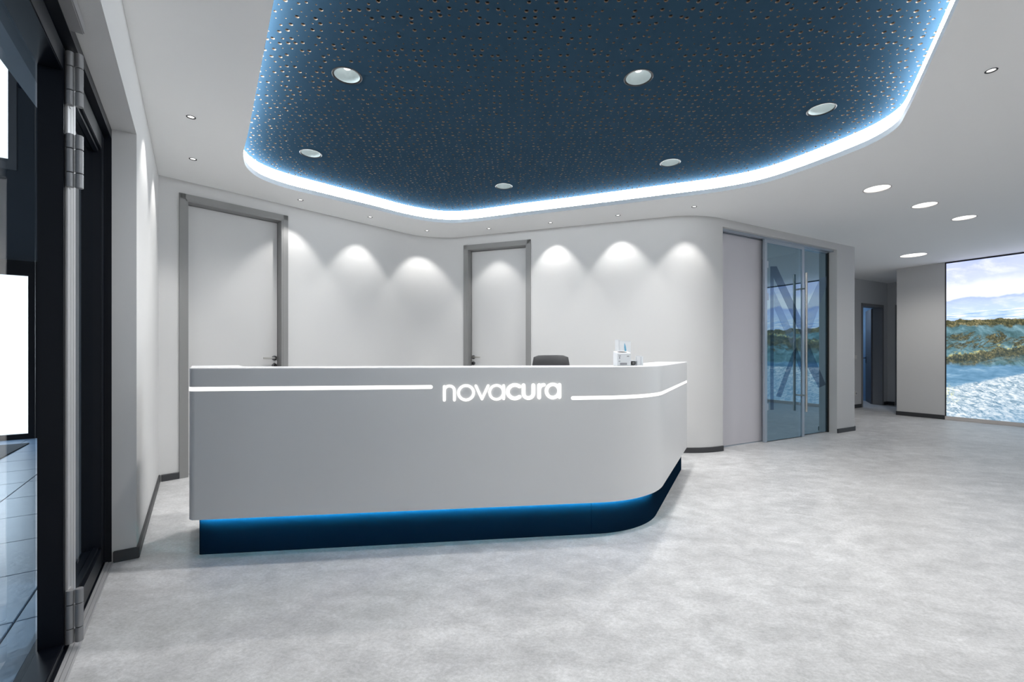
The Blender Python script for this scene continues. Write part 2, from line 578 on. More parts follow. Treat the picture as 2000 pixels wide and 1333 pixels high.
def wall_mesh(pts, thick, ztop, openings=(), z0=0.0):
    """Wall along a plan polyline, room on the left of its direction of travel reversed: thickness goes to the right.
    openings: (arc start, arc end, head height)."""
    L = arclen(pts)
    cuts = sorted(set([c for o in openings for c in o[:2]]))
    full = []
    for i, p in enumerate(pts):
        full.append((L[i], Vector(p)))
    for c in cuts:
        for i in range(len(L) - 1):
            if L[i] < c < L[i + 1]:
                full.append((c, Vector(pts[i]).lerp(Vector(pts[i + 1]), (c - L[i]) / (L[i + 1] - L[i]))))
    full.sort(key=lambda q: q[0])
    F = [p for _, p in full]
    S = [s for s, _ in full]
    n = len(F)
    off = []
    for i in range(n):
        t = (F[min(i + 1, n - 1)] - F[max(i - 1, 0)]).normalized()
        off.append(F[i] + Vector((-t.y, t.x)) * thick)
    mb = MB()
    lv = sorted(set([z0, ztop] + [o[2] for o in openings]))
    grid = {}
    for i in range(n):
        for k, z in enumerate(lv):
            grid[i, k, 0] = len(mb.v); mb.v.append((F[i].x, F[i].y, z))
            grid[i, k, 1] = len(mb.v); mb.v.append((off[i].x, off[i].y, z))
    solid = set()
    for i in range(n - 1):
        mid = (S[i] + S[i + 1]) / 2
        for k in range(len(lv) - 1):
            if any(o[0] < mid < o[1] and lv[k + 1] <= o[2] + 1e-6 for o in openings):
                continue
            solid.add((i, k))
    for (i, k) in solid:
        for s in (0, 1):
            mb.face((grid[i, k, s], grid[i + 1, k, s], grid[i + 1, k + 1, s], grid[i, k + 1, s]), 0, True)
        if (i, k - 1) not in solid:
            mb.face((grid[i, k, 0], grid[i + 1, k, 0], grid[i + 1, k, 1], grid[i, k, 1]))
        if (i, k + 1) not in solid:
            mb.face((grid[i, k + 1, 0], grid[i + 1, k + 1, 0], grid[i + 1, k + 1, 1], grid[i, k + 1, 1]))
        for e, nb in ((i, (i - 1, k)), (i + 1, (i + 1, k))):
            if nb not in solid:
                mb.face((grid[e, k, 0], grid[e, k, 1], grid[e, k + 1, 1], grid[e, k + 1, 0]))
    return mb

def strip_mesh(pts, thick, z0, z1):
    """skirting: strip standing on the room side (right-hand side) of a wall polyline"""
    n = len(pts)
    rows = []
    for i in range(n):
        t = (Vector(pts[min(i + 1, n - 1)]) - Vector(pts[max(i - 1, 0)])).normalized()
        nn = Vector((t.y, -t.x))
        a = Vector(pts[i]) + nn * 0.0005
        b = Vector(pts[i]) + nn * thick
        rows.append([(a.x, a.y, z0), (b.x, b.y, z0), (b.x, b.y, z1 - 0.004), (b.x - nn.x * 0.004, b.y - nn.y * 0.004, z1), (a.x, a.y, z1)])
    return MB().sweep(rows)

def no_cast(*a):
    pass

def spot(name, loc, target, power, size, blend, radius, parent, col=(1, 0.97, 0.93)):
    ld = bpy.data.lights.new(name, 'SPOT')
    ld.energy = power
    ld.color = col
    ld.spot_size = size
    ld.spot_blend = blend
    ld.shadow_soft_size = radius
    o = bpy.data.objects.new(name, ld)
    COL.objects.link(o)
    d = (Vector(target) - Vector(loc)).normalized()
    o.rotation_euler = d.to_track_quat('-Z', 'Y').to_euler()
    o.location = Vector(loc)
    if parent:
        o.location = Vector(loc) - parent.location
        o.parent = parent
    return o

# ------------------------------------------------------------------ plan (metres, camera at the origin looking along +y)
ZC = 2.76
# back wall with its concave and convex rounded corners, left to right
A0 = Vector((-3.175, 4.0)); a_dir = Vector((0.682, 0.731)).normalized()
B0 = Vector((-1.110, 6.278)); b_dir = Vector((0.941, -0.339)).normalized()
C0 = Vector((2.146, 5.105)); c_dir = Vector((0.8836, 0.4683)).normalized()
Q0 = Vector((2.507, 5.297))
PIL = Vector((5.27, 6.762))
# left wall and glazing
P0 = Vector((-2.119, 2.514)); l_dir = Vector((-0.579, 0.815)).normalized(); l_nor = Vector((0.815, 0.579)).normalized()
# hall
W0 = Vector((7.216, 9.44)); w_dir = Vector((0.886, 0.463)).normalized(); w_nor = Vector((0.463, -0.886)).normalized()
M0 = Vector((7.6, 7.82)); m_dir = Vector((0.49, -0.872)).normalized(); m_nor = Vector((-0.872, -0.49)).normalized()

LT = frame2d(P0, l_dir, l_nor)                                  # (s, o, z) on the left wall
CT = frame2d(Q0, c_dir, Vector((0.4683, -0.8836)).normalized())   # (u, o, z) on the sliding-door wall
AT = frame2d(A0, a_dir, Vector((a_dir.y, -a_dir.x)))
BT = frame2d(B0, b_dir, Vector((b_dir.y, -b_dir.x)))
WT = frame2d(W0, w_dir, w_nor)

# floor
fl = MB()
fl.add([(-3.6, -4.6, 0), (15, -4.6, 0), (15, 13, 0), (-3.6, 13, 0)], [(0, 1, 2, 3)])
# the floor ends at the glazing line on the left
gl0, gl1 = LT((-7.2, -0.13, 0)), LT((3.4, -0.13, 0))
fl = MB().add([(gl0.x, gl0.y, 0), (15, -4.6, 0), (15, 13, 0), (gl1.x, 13, 0), (gl1.x, gl1.y, 0)], [(0, 1, 2, 3, 4)])
tag(fl.build('floor', MAT['floor'], recalc=False), 'light grey mottled vinyl floor of the reception area', 'floor', kind='structure')

# back wall: straight, concave curve, straight with second door, convex curve, sliding door wall, rounded pillar end
back_ctrl = [A0, B0, C0, PIL, PIL + Vector((-0.47, 0.883)) * 1.0]
r_in = 0.46 / math.tan(math.radians(90) - 0.5 * (math.atan2(0.731, 0.682) + math.atan2(0.339, 0.941)))
def corner_radius(a, b, T):
    th = math.acos(max(-1, min(1, a.dot(b))))
    return T / math.tan(th / 2)
back_path = fillet_path(back_ctrl, [corner_radius(a_dir, b_dir, 0.47), corner_radius(b_dir, c_dir, 0.36), 0.17], 0.0, 20)
# arc lengths of the openings
def s_of(path, pt):
    L = arclen(path); best = None
    for i in range(len(path) - 1):
        a, b = Vector(path[i]), Vector(path[i + 1])
        t = max(0, min(1, (pt - a).dot(b - a) / (b - a).length_squared))
        d = (a + (b - a) * t - pt).length
        if best is None or d < best[0]:
            best = (d, L[i] + t * (b - a).length)
    return best[1]
def on(T, u): 
    p = T((u, 0, 0)); return Vector((p.x, p.y))
D1 = (0.152, 1.106); D2 = (0.477, 1.441); DH = 2.64
SO = (0.0, 2.505); SH = 2.665
o1 = (s_of(back_path, on(AT, D1[0] + 0.05)), s_of(back_path, on(AT, D1[1] - 0.05)), DH - 0.045)
o2 = (s_of(back_path, on(BT, D2[0] + 0.05)), s_of(back_path, on(BT, D2[1] - 0.05)), DH - 0.045)
o3 = (s_of(back_path, on(CT, SO[0])), s_of(back_path, on(CT, SO[1])), SH)
tag(wall_mesh(back_path, 0.2, ZC, [o1, o2, o3]).build('wall_back', MAT['wall'], angle=30),
    'white plaster back wall that bends in a soft curve behind the counter', 'wall', kind='structure')

# skirtings of the back wall
def skirt(name, pts, label):
    return tag(strip_mesh(pts, 0.014, 0.0, 0.062).build(name, MAT['skirting'], angle=30), label, 'skirting board', kind='structure')
e1 = s_of(back_path, on(AT, D1[0])); e1b = s_of(back_path, on(AT, D1[1]))
e2 = s_of(back_path, on(BT, D2[0])); e2b = s_of(back_path, on(BT, D2[1]))
skirt('baseboard_back', cut_path(back_path, 0.02, e1 - 0.002), 'dark grey skirting left of the tall door on the left')
skirt('baseboard_back_middle', cut_path(back_path, e1b + 0.002, e2 - 0.002), 'dark grey skirting behind the counter between the two grey framed doors')
skirt('baseboard_back_right', cut_path(back_path, e2b + 0.002, o3[0] - 0.002), 'dark grey skirting round the convex corner right of the counter')
skirt('baseboard_pillar', cut_path(back_path, o3[1] + 0.002, arclen(back_path)[-1]), 'dark grey skirting round the foot of the white pillar beside the glass door')

# left wall: end pier by the glazing, header over the glazing
OPEN_H = 2.39
lw = MB()
lw.box(0.0, 1.86, -0.32, 0.0, 0.0, ZC, LT)
lw.box(-4.2, 0.0, -0.32, 0.0, OPEN_H, ZC, LT)
lw.box(-7.2, -4.2, -0.32, 0.0, 0.0, ZC, LT)
lw.build('wall_left', MAT['wall'])
tag(bpy.data.objects['wall_left'], 'white left wall with a deep reveal round the dark entrance glazing', 'wall', kind='structure')
lb = MB()
lb.box(-0.012, 1.835, 0.0005, 0.014, 0.0, 0.062, LT, bev=0.003)
lb.box(-0.014, -0.0005, -0.098, 0.014, 0.0, 0.062, LT, bev=0.003)
tag(lb.build('baseboard_left', MAT['skirting']), 'dark grey skirting wrapped round the end of the left wall', 'skirting board', kind='structure')

# hall walls
hw_pts = [W0 - w_dir * 3.0, W0 + w_dir * 1.487, W0 + w_dir * 1.487 + w_nor * 1.2]
hd = (0.352, 1.301)
hw = wall_mesh(hw_pts, 0.14, ZC, [(3.0 + hd[0] + 0.04, 3.0 + hd[1] - 0.04, 2.21), (3.0 + 1.487 + 0.19, 3.0 + 1.487 + 1.05, 2.21)])
tag(hw.build('wall_hall', MAT['wall']), 'white wall at the end of the hall around the open doorway', 'wall', kind='structure')
tag(strip_mesh([hw_pts[0], W0 + w_dir * (hd[0] - 0.002)], 0.014, 0, 0.075).build('baseboard_hall', MAT['skirting']),
    'dark skirting on the far hall wall left of the doorway', 'skirting board', kind='structure')
tag(strip_mesh([W0 + w_dir * (hd[1] + 0.002), W0 + w_dir * 1.473, W0 + w_dir * 1.473 + w_nor * 0.14], 0.014, 0, 0.075).build('baseboard_hall_corner', MAT['skirting']),
    'dark skirting in the far hall corner right of the doorway', 'skirting board', kind='structure')

# wall that carries the mural
MT = frame2d(M0, m_dir, m_nor)
mw = MB()
mw.box(-0.68, 0.0, -0.30, 0.0, 0, ZC, MT)
mw.box(0.0, 6.2, -0.30, -0.045, 0, ZC, MT)
mw.box(6.2, 13.0, -0.30, 0.0, 0, ZC, MT)
tag(mw.build('wall_right', MAT['wall']), 'white wall beside the back-lit beach picture', 'wall', kind='structure')
tag(MB().box(-0.69, -0.001, 0.0005, 0.014, 0, 0.075, MT, bev=0.003).build('baseboard_right', MAT['skirting']),
    'dark skirting under the white wall left of the beach picture', 'skirting board', kind='structure')
tag(MB().box(0.001, 6.2, -0.044, 0.006, 0, 0.062, MT, bev=0.003).build('trim_1', MAT['trim_white']),
    'pale plinth trim running under the back-lit beach picture', 'trim', kind='structure')
# rear wall, behind the camera
rw = MB()
rw.box(-0.5, 15.0, -4.75, -4.6, 0, ZC)
rw.box(14.0, 14.15, -4.6, -3.0, 0, ZC)
tag(rw.build('wall_rear', MAT['wall']), 'white wall closing the reception area opposite the counter', 'wall', kind='structure')

# ------------------------------------------------------------------ lamps' positions
SMALL = [(-2.18, 3.025), (-2.633, 3.676), (-2.209, 4.653), (-1.667, 5.236), (-1.109, 5.812), (-0.296, 5.717),
         (0.471, 5.461), (1.23, 5.169), (1.99, 4.864), (2.72, 2.528)]
BIG = [(3.554, 4.337, 0.108), (4.459, 4.813, 0.108), (5.344, 5.266, 0.108), (6.54, 7.258, 0.17)]
REAR = [(1.8, -2.4, 0.12), (4.0, -2.4, 0.12), (6.2, -2.4, 0.12), (2.6, -3.9, 0.12), (5.4, -3.9, 0.12)]  # unseen lamps, added to light the counter front from behind the camera
DOWN = [(-1.042, 2.815), (0.805, 2.836), (2.224, 3.203), (-1.764, 3.906), (1.454, 4.094), (-0.086, 4.668)]
ZP = 2.91

# recess outline (counter-clockwise), smoothed
cove_ctrl = [(-0.20, 0.74), (-0.50, 1.179), (-1.082, 2.024), (-1.50, 2.631), (-1.90, 3.212), (-2.20, 3.648), (-2.295, 3.87), (-2.305, 4.08), (-2.205, 4.29), (-1.927, 4.575), (-1.51, 4.975),
             (-1.26, 5.225), (-1.005, 5.40), (-0.75, 5.47), (-0.48, 5.42), (0.072, 5.20), (0.576, 5.01), (1.496, 4.645), (2.08, 4.40),
             (2.36, 4.20), (2.52, 3.965), (2.69, 3.60), (2.755, 3.38), (2.737, 3.17), (2.629, 2.968), (2.469, 2.709), (2.033, 2.024),
             (1.20, 0.72), (0.95, 0.45), (0.60, 0.32), (0.25, 0.38)]
cove_ctrl = [Vector(p) for p in cove_ctrl]
def catmull(P, closed, k=6):
    out = []
    n = len(P)
    for i in range(n):
        p0, p1, p2, p3 = P[(i - 1) % n], P[i], P[(i + 1) % n], P[(i + 2) % n]
        d1, d2, d3 = (p1 - p0).length ** 0.5, (p2 - p1).length ** 0.5, (p3 - p2).length ** 0.5
        for j in range(k):
            t = j / k
            # centripetal spline through Hermite tangents
            m1 = (p2 - p1 + d2 * ((p1 - p0) / d1 - (p2 - p0) / (d1 + d2)))
            m2 = (p2 - p1 + d2 * ((p3 - p2) / d3 - (p3 - p1) / (d2 + d3)))
            out.append((2 * t**3 - 3 * t**2 + 1) * p1 + (t**3 - 2 * t**2 + t) * m1 + (-2 * t**3 + 3 * t**2) * p2 + (t**3 - t**2) * m2)
    return out
COVE = catmull(cove_ctrl, True)          # runs clockwise or not; only used as a loop

def offset_loop(loop, d):
    n = len(loop); out = []
    area = sum(loop[i].x * loop[(i + 1) % n].y - loop[(i + 1) % n].x * loop[i].y for i in range(n))
    s = 1 if area > 0 else -1
    for i in range(n):
        t = (loop[(i + 1) % n] - loop[i - 1]).normalized()
        out.append(loop[i] + Vector((t.y, -t.x)) * d * s)
    return out

def circle(c, r, n=24):
    return [Vector((c[0] + r * math.cos(2 * PI * k / n), c[1] + r * math.sin(2 * PI * k / n))) for k in range(n)]

# ceiling with its recess and the cut-outs for the lamps
bm = bmesh.new()
edges = []
outer = [Vector((gl0.x - 0.1, -4.7)), Vector((15, -4.7)), Vector((15, 13)), Vector((-4.6, 13)), Vector((-4.6, gl1.y))]
for loop in [outer, COVE] + [circle(p, 0.0235) for p in SMALL] + [circle(p, p[2]) for p in BIG + REAR]:
    vv = [bm.verts.new((p.x, p.y, ZC)) for p in loop]
    edges += [bm.edges.new((vv[i], vv[(i + 1) % len(vv)])) for i in range(len(vv))]
bmesh.ops.triangle_fill(bm, use_beauty=True, use_dissolve=False, edges=edges)
for f in bm.faces:
    if f.normal.z > 0:
        f.normal_flip()
me = bpy.data.meshes.new('ceiling')
bm.to_mesh(me); bm.free()
me.materials.append(MAT['ceiling'])
ceiling = bpy.data.objects.new('ceiling', me)
COL.objects.link(ceiling)
tag(ceiling, 'white plaster ceiling with a large curved recess over the counter', 'ceiling', kind='structure')

def loop_wall(l0, z0, l1, z1, name, mat):
    mb = MB(); n = len(l0)
    mb.v = [(p.x, p.y, z0) for p in l0] + [(p.x, p.y, z1) for p in l1]
    for i in range(n):
        j = (i + 1) % n
        mb.face((i, j, n + j, n + i), 0, True)
    return mb.build(name, mat, ceiling, recalc=False)
lipw = MB(); n = len(COVE); out03 = offset_loop(COVE, 0.022)
lipw.v = [(p.x, p.y, ZC) for p in COVE] + [(p.x, p.y, ZC + 0.043) for p in COVE] + [(p.x, p.y, ZC + 0.043) for p in out03]
for i in range(n):
    j = (i + 1) % n
    lipw.face((i, j, n + j, n + i), 0, True); lipw.face((n + i, n + j, 2 * n + j, 2 * n + i), 0, False)
tag(lipw.build('cove_lip', MAT['lip'], ceiling, recalc=False), 'grey lower lip of the ceiling recess')
tag(loop_wall(out03, ZC + 0.043, out03, ZP, 'cove_light_band', MAT['cove']), 'glowing white light band round the ceiling recess')

# perforated blue board: scattered round holes of three sizes, each cut through the board
def in_poly(x, y, poly):
    c = False; n = len(poly); j = n - 1
    for i in range(n):
        if (poly[i].y > y) != (poly[j].y > y) and x < (poly[j].x - poly[i].x) * (y - poly[i].y) / (poly[j].y - poly[i].y) + poly[i].x:
            c = not c
        j = i
    return c
EXT = offset_loop(COVE, 0.10)
CELL = 0.05
GX0, GY0 = -2.5, 0.1
NX, NY = 108, 112
hole_at = {}
patches = []
for k, (x, y) in enumerate(DOWN):
    ci, cj = int((x - GX0) / CELL), int((y - GY0) / CELL)
    patches.append((ci - 2, cj - 2, x, y))
    for di in range(-2, 3):
        for dj in range(-2, 3):
            hole_at[ci + di, cj + dj] = True
pb = MB()
OCT = [(math.cos(PI / 8 + k * PI / 4), math.sin(PI / 8 + k * PI / 4)) for k in range(8)]
rnd = random.Random(3)
THK = 0.0085
V, F, MI = pb.v, pb.f, pb.mi
for i in range(NX):
    for j in range(NY):
        x0, y0 = GX0 + i * CELL, GY0 + j * CELL
        q, s1, s2, s3 = rnd.random(), rnd.uniform(-1, 1), rnd.uniform(-1, 1), rnd.random()
        if (i, j) in hole_at or not in_poly(x0 + CELL / 2, y0 + CELL / 2, EXT):
            continue
        b = len(V)
        V += [(x0, y0, ZP), (x0 + CELL, y0, ZP), (x0 + CELL, y0 + CELL, ZP), (x0, y0 + CELL, ZP)]
        if y0 < 1.6:                                        # towards the entrance the board is out of every view: plain
            F.append((b, b + 3, b + 2, b + 1)); MI.append(0)
            continue
        r = 0.0046 if q < 0.42 else (0.0078 if q < 0.70 else 0.0112)
        jit = CELL / 2 - r - 0.003
        cx, cy = x0 + CELL / 2 + s1 * jit, y0 + CELL / 2 + s2 * jit
        V += [(cx + r * c, cy + r * s, ZP) for c, s in OCT] + [(cx + r * c, cy + r * s, ZP + THK) for c, s in OCT]
        h = b + 4; t = b + 12
        # square corner k sits at angle 225, 315, 45, 135; octagon vertex k at 22.5 + 45 k
        quads = [(2, h + 0, h + 7, 1), (2, h + 1, h + 0), (2, 3, h + 2, h + 1), (3, h + 3, h + 2), (3, 0, h + 4, h + 3), (0, h + 5, h + 4),
                 (0, 1, h + 6, h + 5), (1, h + 7, h + 6)]
        for qd in quads:
            F.append(tuple(b + e if e < 4 else e for e in qd)); MI.append(0)
        for e in range(8):
            F.append((h + e, h + (e + 1) % 8, t + (e + 1) % 8, t + e)); MI.append(1)
for (ci, cj, x, y) in patches:
    x0, y0, w = GX0 + ci * CELL, GY0 + cj * CELL, 5 * CELL
    b = len(V)
    N_ = 32
    ring = [(math.cos(2 * PI * k / N_), math.sin(2 * PI * k / N_)) for k in range(N_)]
    for c, s in ring:
        V.append((x + 0.083 * c, y + 0.083 * s, ZP))
    for c, s in ring:                                       # same rays carried out to the square
        tx = ((x0 + w - x) / c) if c > 1e-6 else ((x0 - x) / c if c < -1e-6 else 9)
        ty = ((y0 + w - y) / s) if s > 1e-6 else ((y0 - y) / s if s < -1e-6 else 9)
        t = min(tx, ty)
        V.append((x + c * t, y + s * t, ZP))
    for k in range(N_):
        j = (k + 1) % N_
        F.append((b + k, b + j, b + N_ + j, b + N_ + k)); MI.append(0)
    for qx, qy in ((x0, y0), (x0 + w, y0), (x0 + w, y0 + w), (x0, y0 + w)):
        # close the corner between two neighbouring rays
        a = math.atan2(qy - y, qx - x) % (2 * PI)
        k = int(a / (2 * PI / N_)) % N_
        V.append((qx, qy, ZP)); F.append((b + N_ + k, b + N_ + (k + 1) % N_, len(V) - 1)); MI.append(0)
pb.sm = [False] * len(F)
tag(pb.build('perforated_panel', [MAT['blue_panel'], MAT['gypsum']], ceiling, recalc=False), 'dark blue perforated acoustic board set high in the recess')
fb = MB()
for i in range(NX):
    pass
fbv = offset_loop(COVE, 0.14)
bm = bmesh.new()
vv = [bm.verts.new((p.x, p.y, ZP + THK + 0.002)) for p in fbv]
ed = [bm.edges.new((vv[i], vv[(i + 1) % len(vv)])) for i in range(len(vv))]
for p in DOWN:
    c = [bm.verts.new((q.x, q.y, ZP + THK + 0.002)) for q in circle(p, 0.083, 32)]
    ed += [bm.edges.new((c[i], c[(i + 1) % 32])) for i in range(32)]
bmesh.ops.triangle_fill(bm, use_beauty=True, edges=ed)
me = bpy.data.meshes.new('panel_backing'); bm.to_mesh(me); bm.free()
me.materials.append(MAT['fleece'])
o = bpy.data.objects.new('panel_backing', me); COL.objects.link(o); o.parent = ceiling

# ------------------------------------------------------------------ ceiling lamps
DL_LABELS = ['nearer of the two round downlights at the left of the blue ceiling',
             'round recessed downlight near the middle of the blue ceiling, high above the lettering',
             'round recessed downlight nearest the right end of the blue ceiling',
             'round recessed downlight close to the left glowing edge of the blue ceiling',
             'round recessed downlight right of the deepest one in the blue ceiling',
             'smallest looking downlight, deepest in the blue ceiling by the curved light band']
for k, (x, y) in enumerate(DOWN):
    t = empty('downlight', (x, y, ZP), DL_LABELS[k], 'ceiling light', 'round downlights in the blue ceiling')
    MB().lathe([(0.0775, -0.001), (0.0880, -0.003), (0.0915, -0.0005), (0.0825, 0.004), (0.0785, 0.004), (0.0775, -0.001)], 40).build('ring', MAT['ring'], t)
    MB().lathe([(0.0770, 0.001), (0.0765, 0.012), (0.073, 0.03), (0.064, 0.052), (0.048, 0.072), (0.030, 0.082), (0.029, 0.088)], 40).build('reflector', MAT['reflector'], t, recalc=False)
    MB().lathe([(0.0, 0.040), (0.012, 0.041), (0.020, 0.046), (0.022, 0.088)], 24).build('bulb', MAT['bulb'], t)
    spot('lamp', (x, y, ZP + 0.004), (x, y, 0), P_DOWN, math.radians(125), 0.9, 0.03, t, (1, 0.985, 0.96))

SP_LABELS = ['small recessed spotlight in the white ceiling nearest the entrance glazing',
             'small recessed spotlight above the left wall, second from the entrance glazing',
             'small recessed spotlight in front of the tall door on the left',
             'small recessed spotlight right of the tall left door, washing the straight wall',
             'small recessed spotlight in front of the concave curve of the back wall',
             'small recessed spotlight above the narrower door behind the counter',
             'small recessed spotlight just right of the narrower door behind the counter',
             'small recessed spotlight between the second door and the convex wall corner',
             'small recessed spotlight at the convex wall corner left of the sliding door',
             'small recessed spotlight alone in the ceiling right of the blue recess']
def wall_point(p):
    """nearest wall point for a wall washer"""
    best = None
    L = densify([Vector(q) for q in back_path[:-2]], 0.05) + [Vector((LT((s * 0.05, 0, 0)).x, LT((s * 0.05, 0, 0)).y)) for s in range(0, 37)]
    for q in L:
        d = (q - Vector(p)).length
        if best is None or d < best[0]:
            best = (d, q)
    return best
for k, p in enumerate(SMALL):
    t = empty('ceiling_spotlight', (p[0], p[1], ZC), SP_LABELS[k], 'ceiling light', 'small recessed ceiling spotlights')
    MB().lathe([(0.0195, 0.004), (0.0200, -0.0015), (0.0270, -0.002), (0.0280, -0.0003), (0.0232, 0.0), (0.0232, 0.012), (0.0195, 0.012), (0.0195, 0.004)], 28).build('ring', MAT['ring'], t)
    MB().lathe([(0.0, 0.003), (0.0194, 0.003), (0.0194, 0.010), (0.0, 0.010)], 24).build('lens', MAT['lens'], t)
    if k < 9:
        d, q = wall_point(p)
        tgt = Vector((p[0], p[1], ZC)) + Vector(((q.x - p[0]) * 0.15 / max(d, 0.01), (q.y - p[1]) * 0.15 / max(d, 0.01), -0.78))
        spot('lamp', (p[0], p[1], ZC - 0.004), tgt, P_WASH, math.radians(76), 0.5, 0.015, t, (1, 0.975, 0.94))
    else:
        spot('lamp', (p[0], p[1], ZC - 0.004), (p[0], p[1], 0), P_WASH, math.radians(80), 0.8, 0.012, t, (1, 0.975, 0.94))

BG_LABELS = ['bright round lamp flush in the hall ceiling, nearest the blue recess',
             'bright round lamp flush in the hall ceiling, middle one of the row of three',
             'bright round lamp flush in the hall ceiling, last of the row of three',
             'bright larger round lamp deep in the hall, above the corner left of the beach picture']
RR_LABELS = ['added fill lamp behind the viewer, first on the left', 'added fill lamp behind the viewer, middle of the front row',
             'added fill lamp behind the viewer, right of the front row', 'added fill lamp by the rear wall, left one',
             'added fill lamp by the rear wall, right one']
for k, p in enumerate(BIG + REAR):
    t = empty('round_ceiling_lamp', (p[0], p[1], ZC), (BG_LABELS + RR_LABELS)[k], 'ceiling light', 'bright round hall lamps' if k < 4 else 'added fill lamps behind the viewer')
    r = p[2]
    MB().lathe([(r - 0.006, 0.006), (r - 0.006, -0.001), (r + 0.004, -0.0015), (r + 0.004, -0.0003), (r - 0.001, 0.0), (r - 0.001, 0.03), (r - 0.006, 0.03), (r - 0.006, 0.006)], 40).build('ring', MAT['trim_white'], t)
    MB().lathe([(0.0, 0.004), (r * 0.6, 0.004), (r - 0.0065, 0.006), (r - 0.0065, 0.02), (0.0, 0.02)], 40).build('lens', MAT['hall_lens'], t)
    spot('lamp', (p[0], p[1], ZC - 0.01), (p[0], p[1], 0), (P_HALL if k < 3 else P_HALL * 3.2) if k < 4 else P_REAR, math.radians(150), 0.8, 0.05, t, (1, 0.965, 0.915))

# ------------------------------------------------------------------ doors in the back wall
def lever_handle(parent, T, u, z, o, sgn):
    """rose, lever and key rose on the leaf face at depth o; the lever points along sgn"""
    def rose(zc, nm):
        mb = MB()
        def TR(p):      # lathe axis turned to the wall normal
            return T((u + p.x, o + p.z, zc + p.y))
        mb.lathe([(0.0, 0.010), (0.021, 0.010), (0.0255, 0.007), (0.0265, 0.0), (0.0, 0.0)], 28, TR)
        return mb.build(nm, MAT['dark_steel'], parent)
    h = rose(z, 'handle')
    P = [T((u, o + 0.008, z)), T((u, o + 0.040, z)), T((u + sgn * 0.004, o + 0.050, z)), T((u + sgn * 0.014, o + 0.055, z)), T((u + sgn * 0.125, o + 0.055, z))]
    lv = MB().tube(P, 0.0095, 14).build('lever', MAT['steel'], h)
    k = rose(z - 0.083, 'key_rose')
    mb = MB()
    mb.box(u - 0.004, u + 0.004, o + 0.0100, o + 0.0125, z - 0.083 - 0.013, z - 0.083 + 0.013, T, bev=0.001)
    mb.build('keyhole', MAT['black'], k)

def hinged_door(name, label, T, u0, u1, handle_u, sgn, head, leaf_mat='door_leaf', o_leaf=-0.105, wide=0.05):
    org = T(((u0 + u1) / 2, 0, 0))
    t = empty(name, (org.x, org.y, 0), label, 'door', kind='structure')
    LTt = lambda p: T(p) - Vector((org.x, org.y, 0))
    fr = MB()
    # face architrave and lining, one steel frame bent round the wall edge
    for a, b in ((u0, u0 + wide), (u1 - wide, u1)):
        fr.box(a, b, -0.002, 0.012, 0, head, LTt)
    fr.box(u0, u1, -0.002, 0.012, head - wide, head, LTt)
    fr.box(u0 + wide - 0.004, u0 + wide + 0.018, o_leaf - 0.07, 0.010, 0, head - wide + 0.004, LTt)
    fr.box(u1 - wide - 0.018, u1 - wide + 0.004, o_leaf - 0.07, 0.010, 0, head - wide + 0.004, LTt)
    fr.box(u0 + wide - 0.004, u1 - wide + 0.004, o_leaf - 0.07, 0.010, head - wide - 0.018, head - wide + 0.004, LTt)
    fr.build('door_frame', MAT['door_frame'], t)
    if leaf_mat:
        g = 0.021
        MB().box(u0 + wide + g, u1 - wide - g, o_leaf - 0.042, o_leaf, 0.006, head - wide - g, LTt, bev=0.0025).build('door_leaf', MAT[leaf_mat], t)
        lever_handle(t, LTt, handle_u, 1.107, o_leaf, sgn)
    return t
hinged_door('door_1', 'tall white door in a grey frame at the left, lever handle on its right', AT, D1[0], D1[1], 1.006, -1, DH)
hinged_door('door_2', 'white door in a grey frame behind the lettering, lever handle on its left', BT, D2[0], D2[1], 0.575, 1, DH)

# hall doorway with its leaf swung inward
dw = hinged_door('door_3', 'open grey doorway at the far end of the hall, leaf swung inward', WT, hd[0], hd[1], 0, 1, 2.25, None, -0.105, 0.04)
wo = WT(((hd[0] + hd[1]) / 2, 0, 0)); wo = Vector((wo.x, wo.y, 0))
hx, ho = hd[1] - 0.062, -0.185                # hinge line
ang = math.radians(149)
def HL(p):                                    # leaf frame: along, thickness, up
    c, s = math.cos(ang), math.sin(ang)
    return WT((hx - p[0] * c, ho - p[0] * s + p[1] * 0.0, p[2])) + Vector((0, 0, 0)) + (WT((p[1] * s, -p[1] * c, 0)) - WT((0, 0, 0))) - wo
leaf = MB().box(0.0, 0.80, -0.02, 0.02, 0.008, 2.185, HL, bev=0.003).build('door_leaf', MAT['dark_leaf'], dw)
hb = MB(); hb.box(0.72, 0.745, -0.075, -0.02, 1.045, 1.065, HL, bev=0.003); hb.box(0.60, 0.745, -0.075, -0.058, 1.045, 1.065, HL, bev=0.003); hb.box(0.71, 0.755, -0.028, -0.02, 0.93, 1.085, HL, bev=0.003)
hb.build('handle', MAT['black'], dw)
# the doorway round the corner
w2 = W0 + w_dir * 1.487
ET = frame2d(w2, w_nor, -w_dir)
hinged_door('door_4', 'sliver of a grey door frame just left of the white wall by the beach picture', ET, 0.15, 1.09, 0.92, -1, 2.25, 'dark_leaf', -0.08, 0.04)

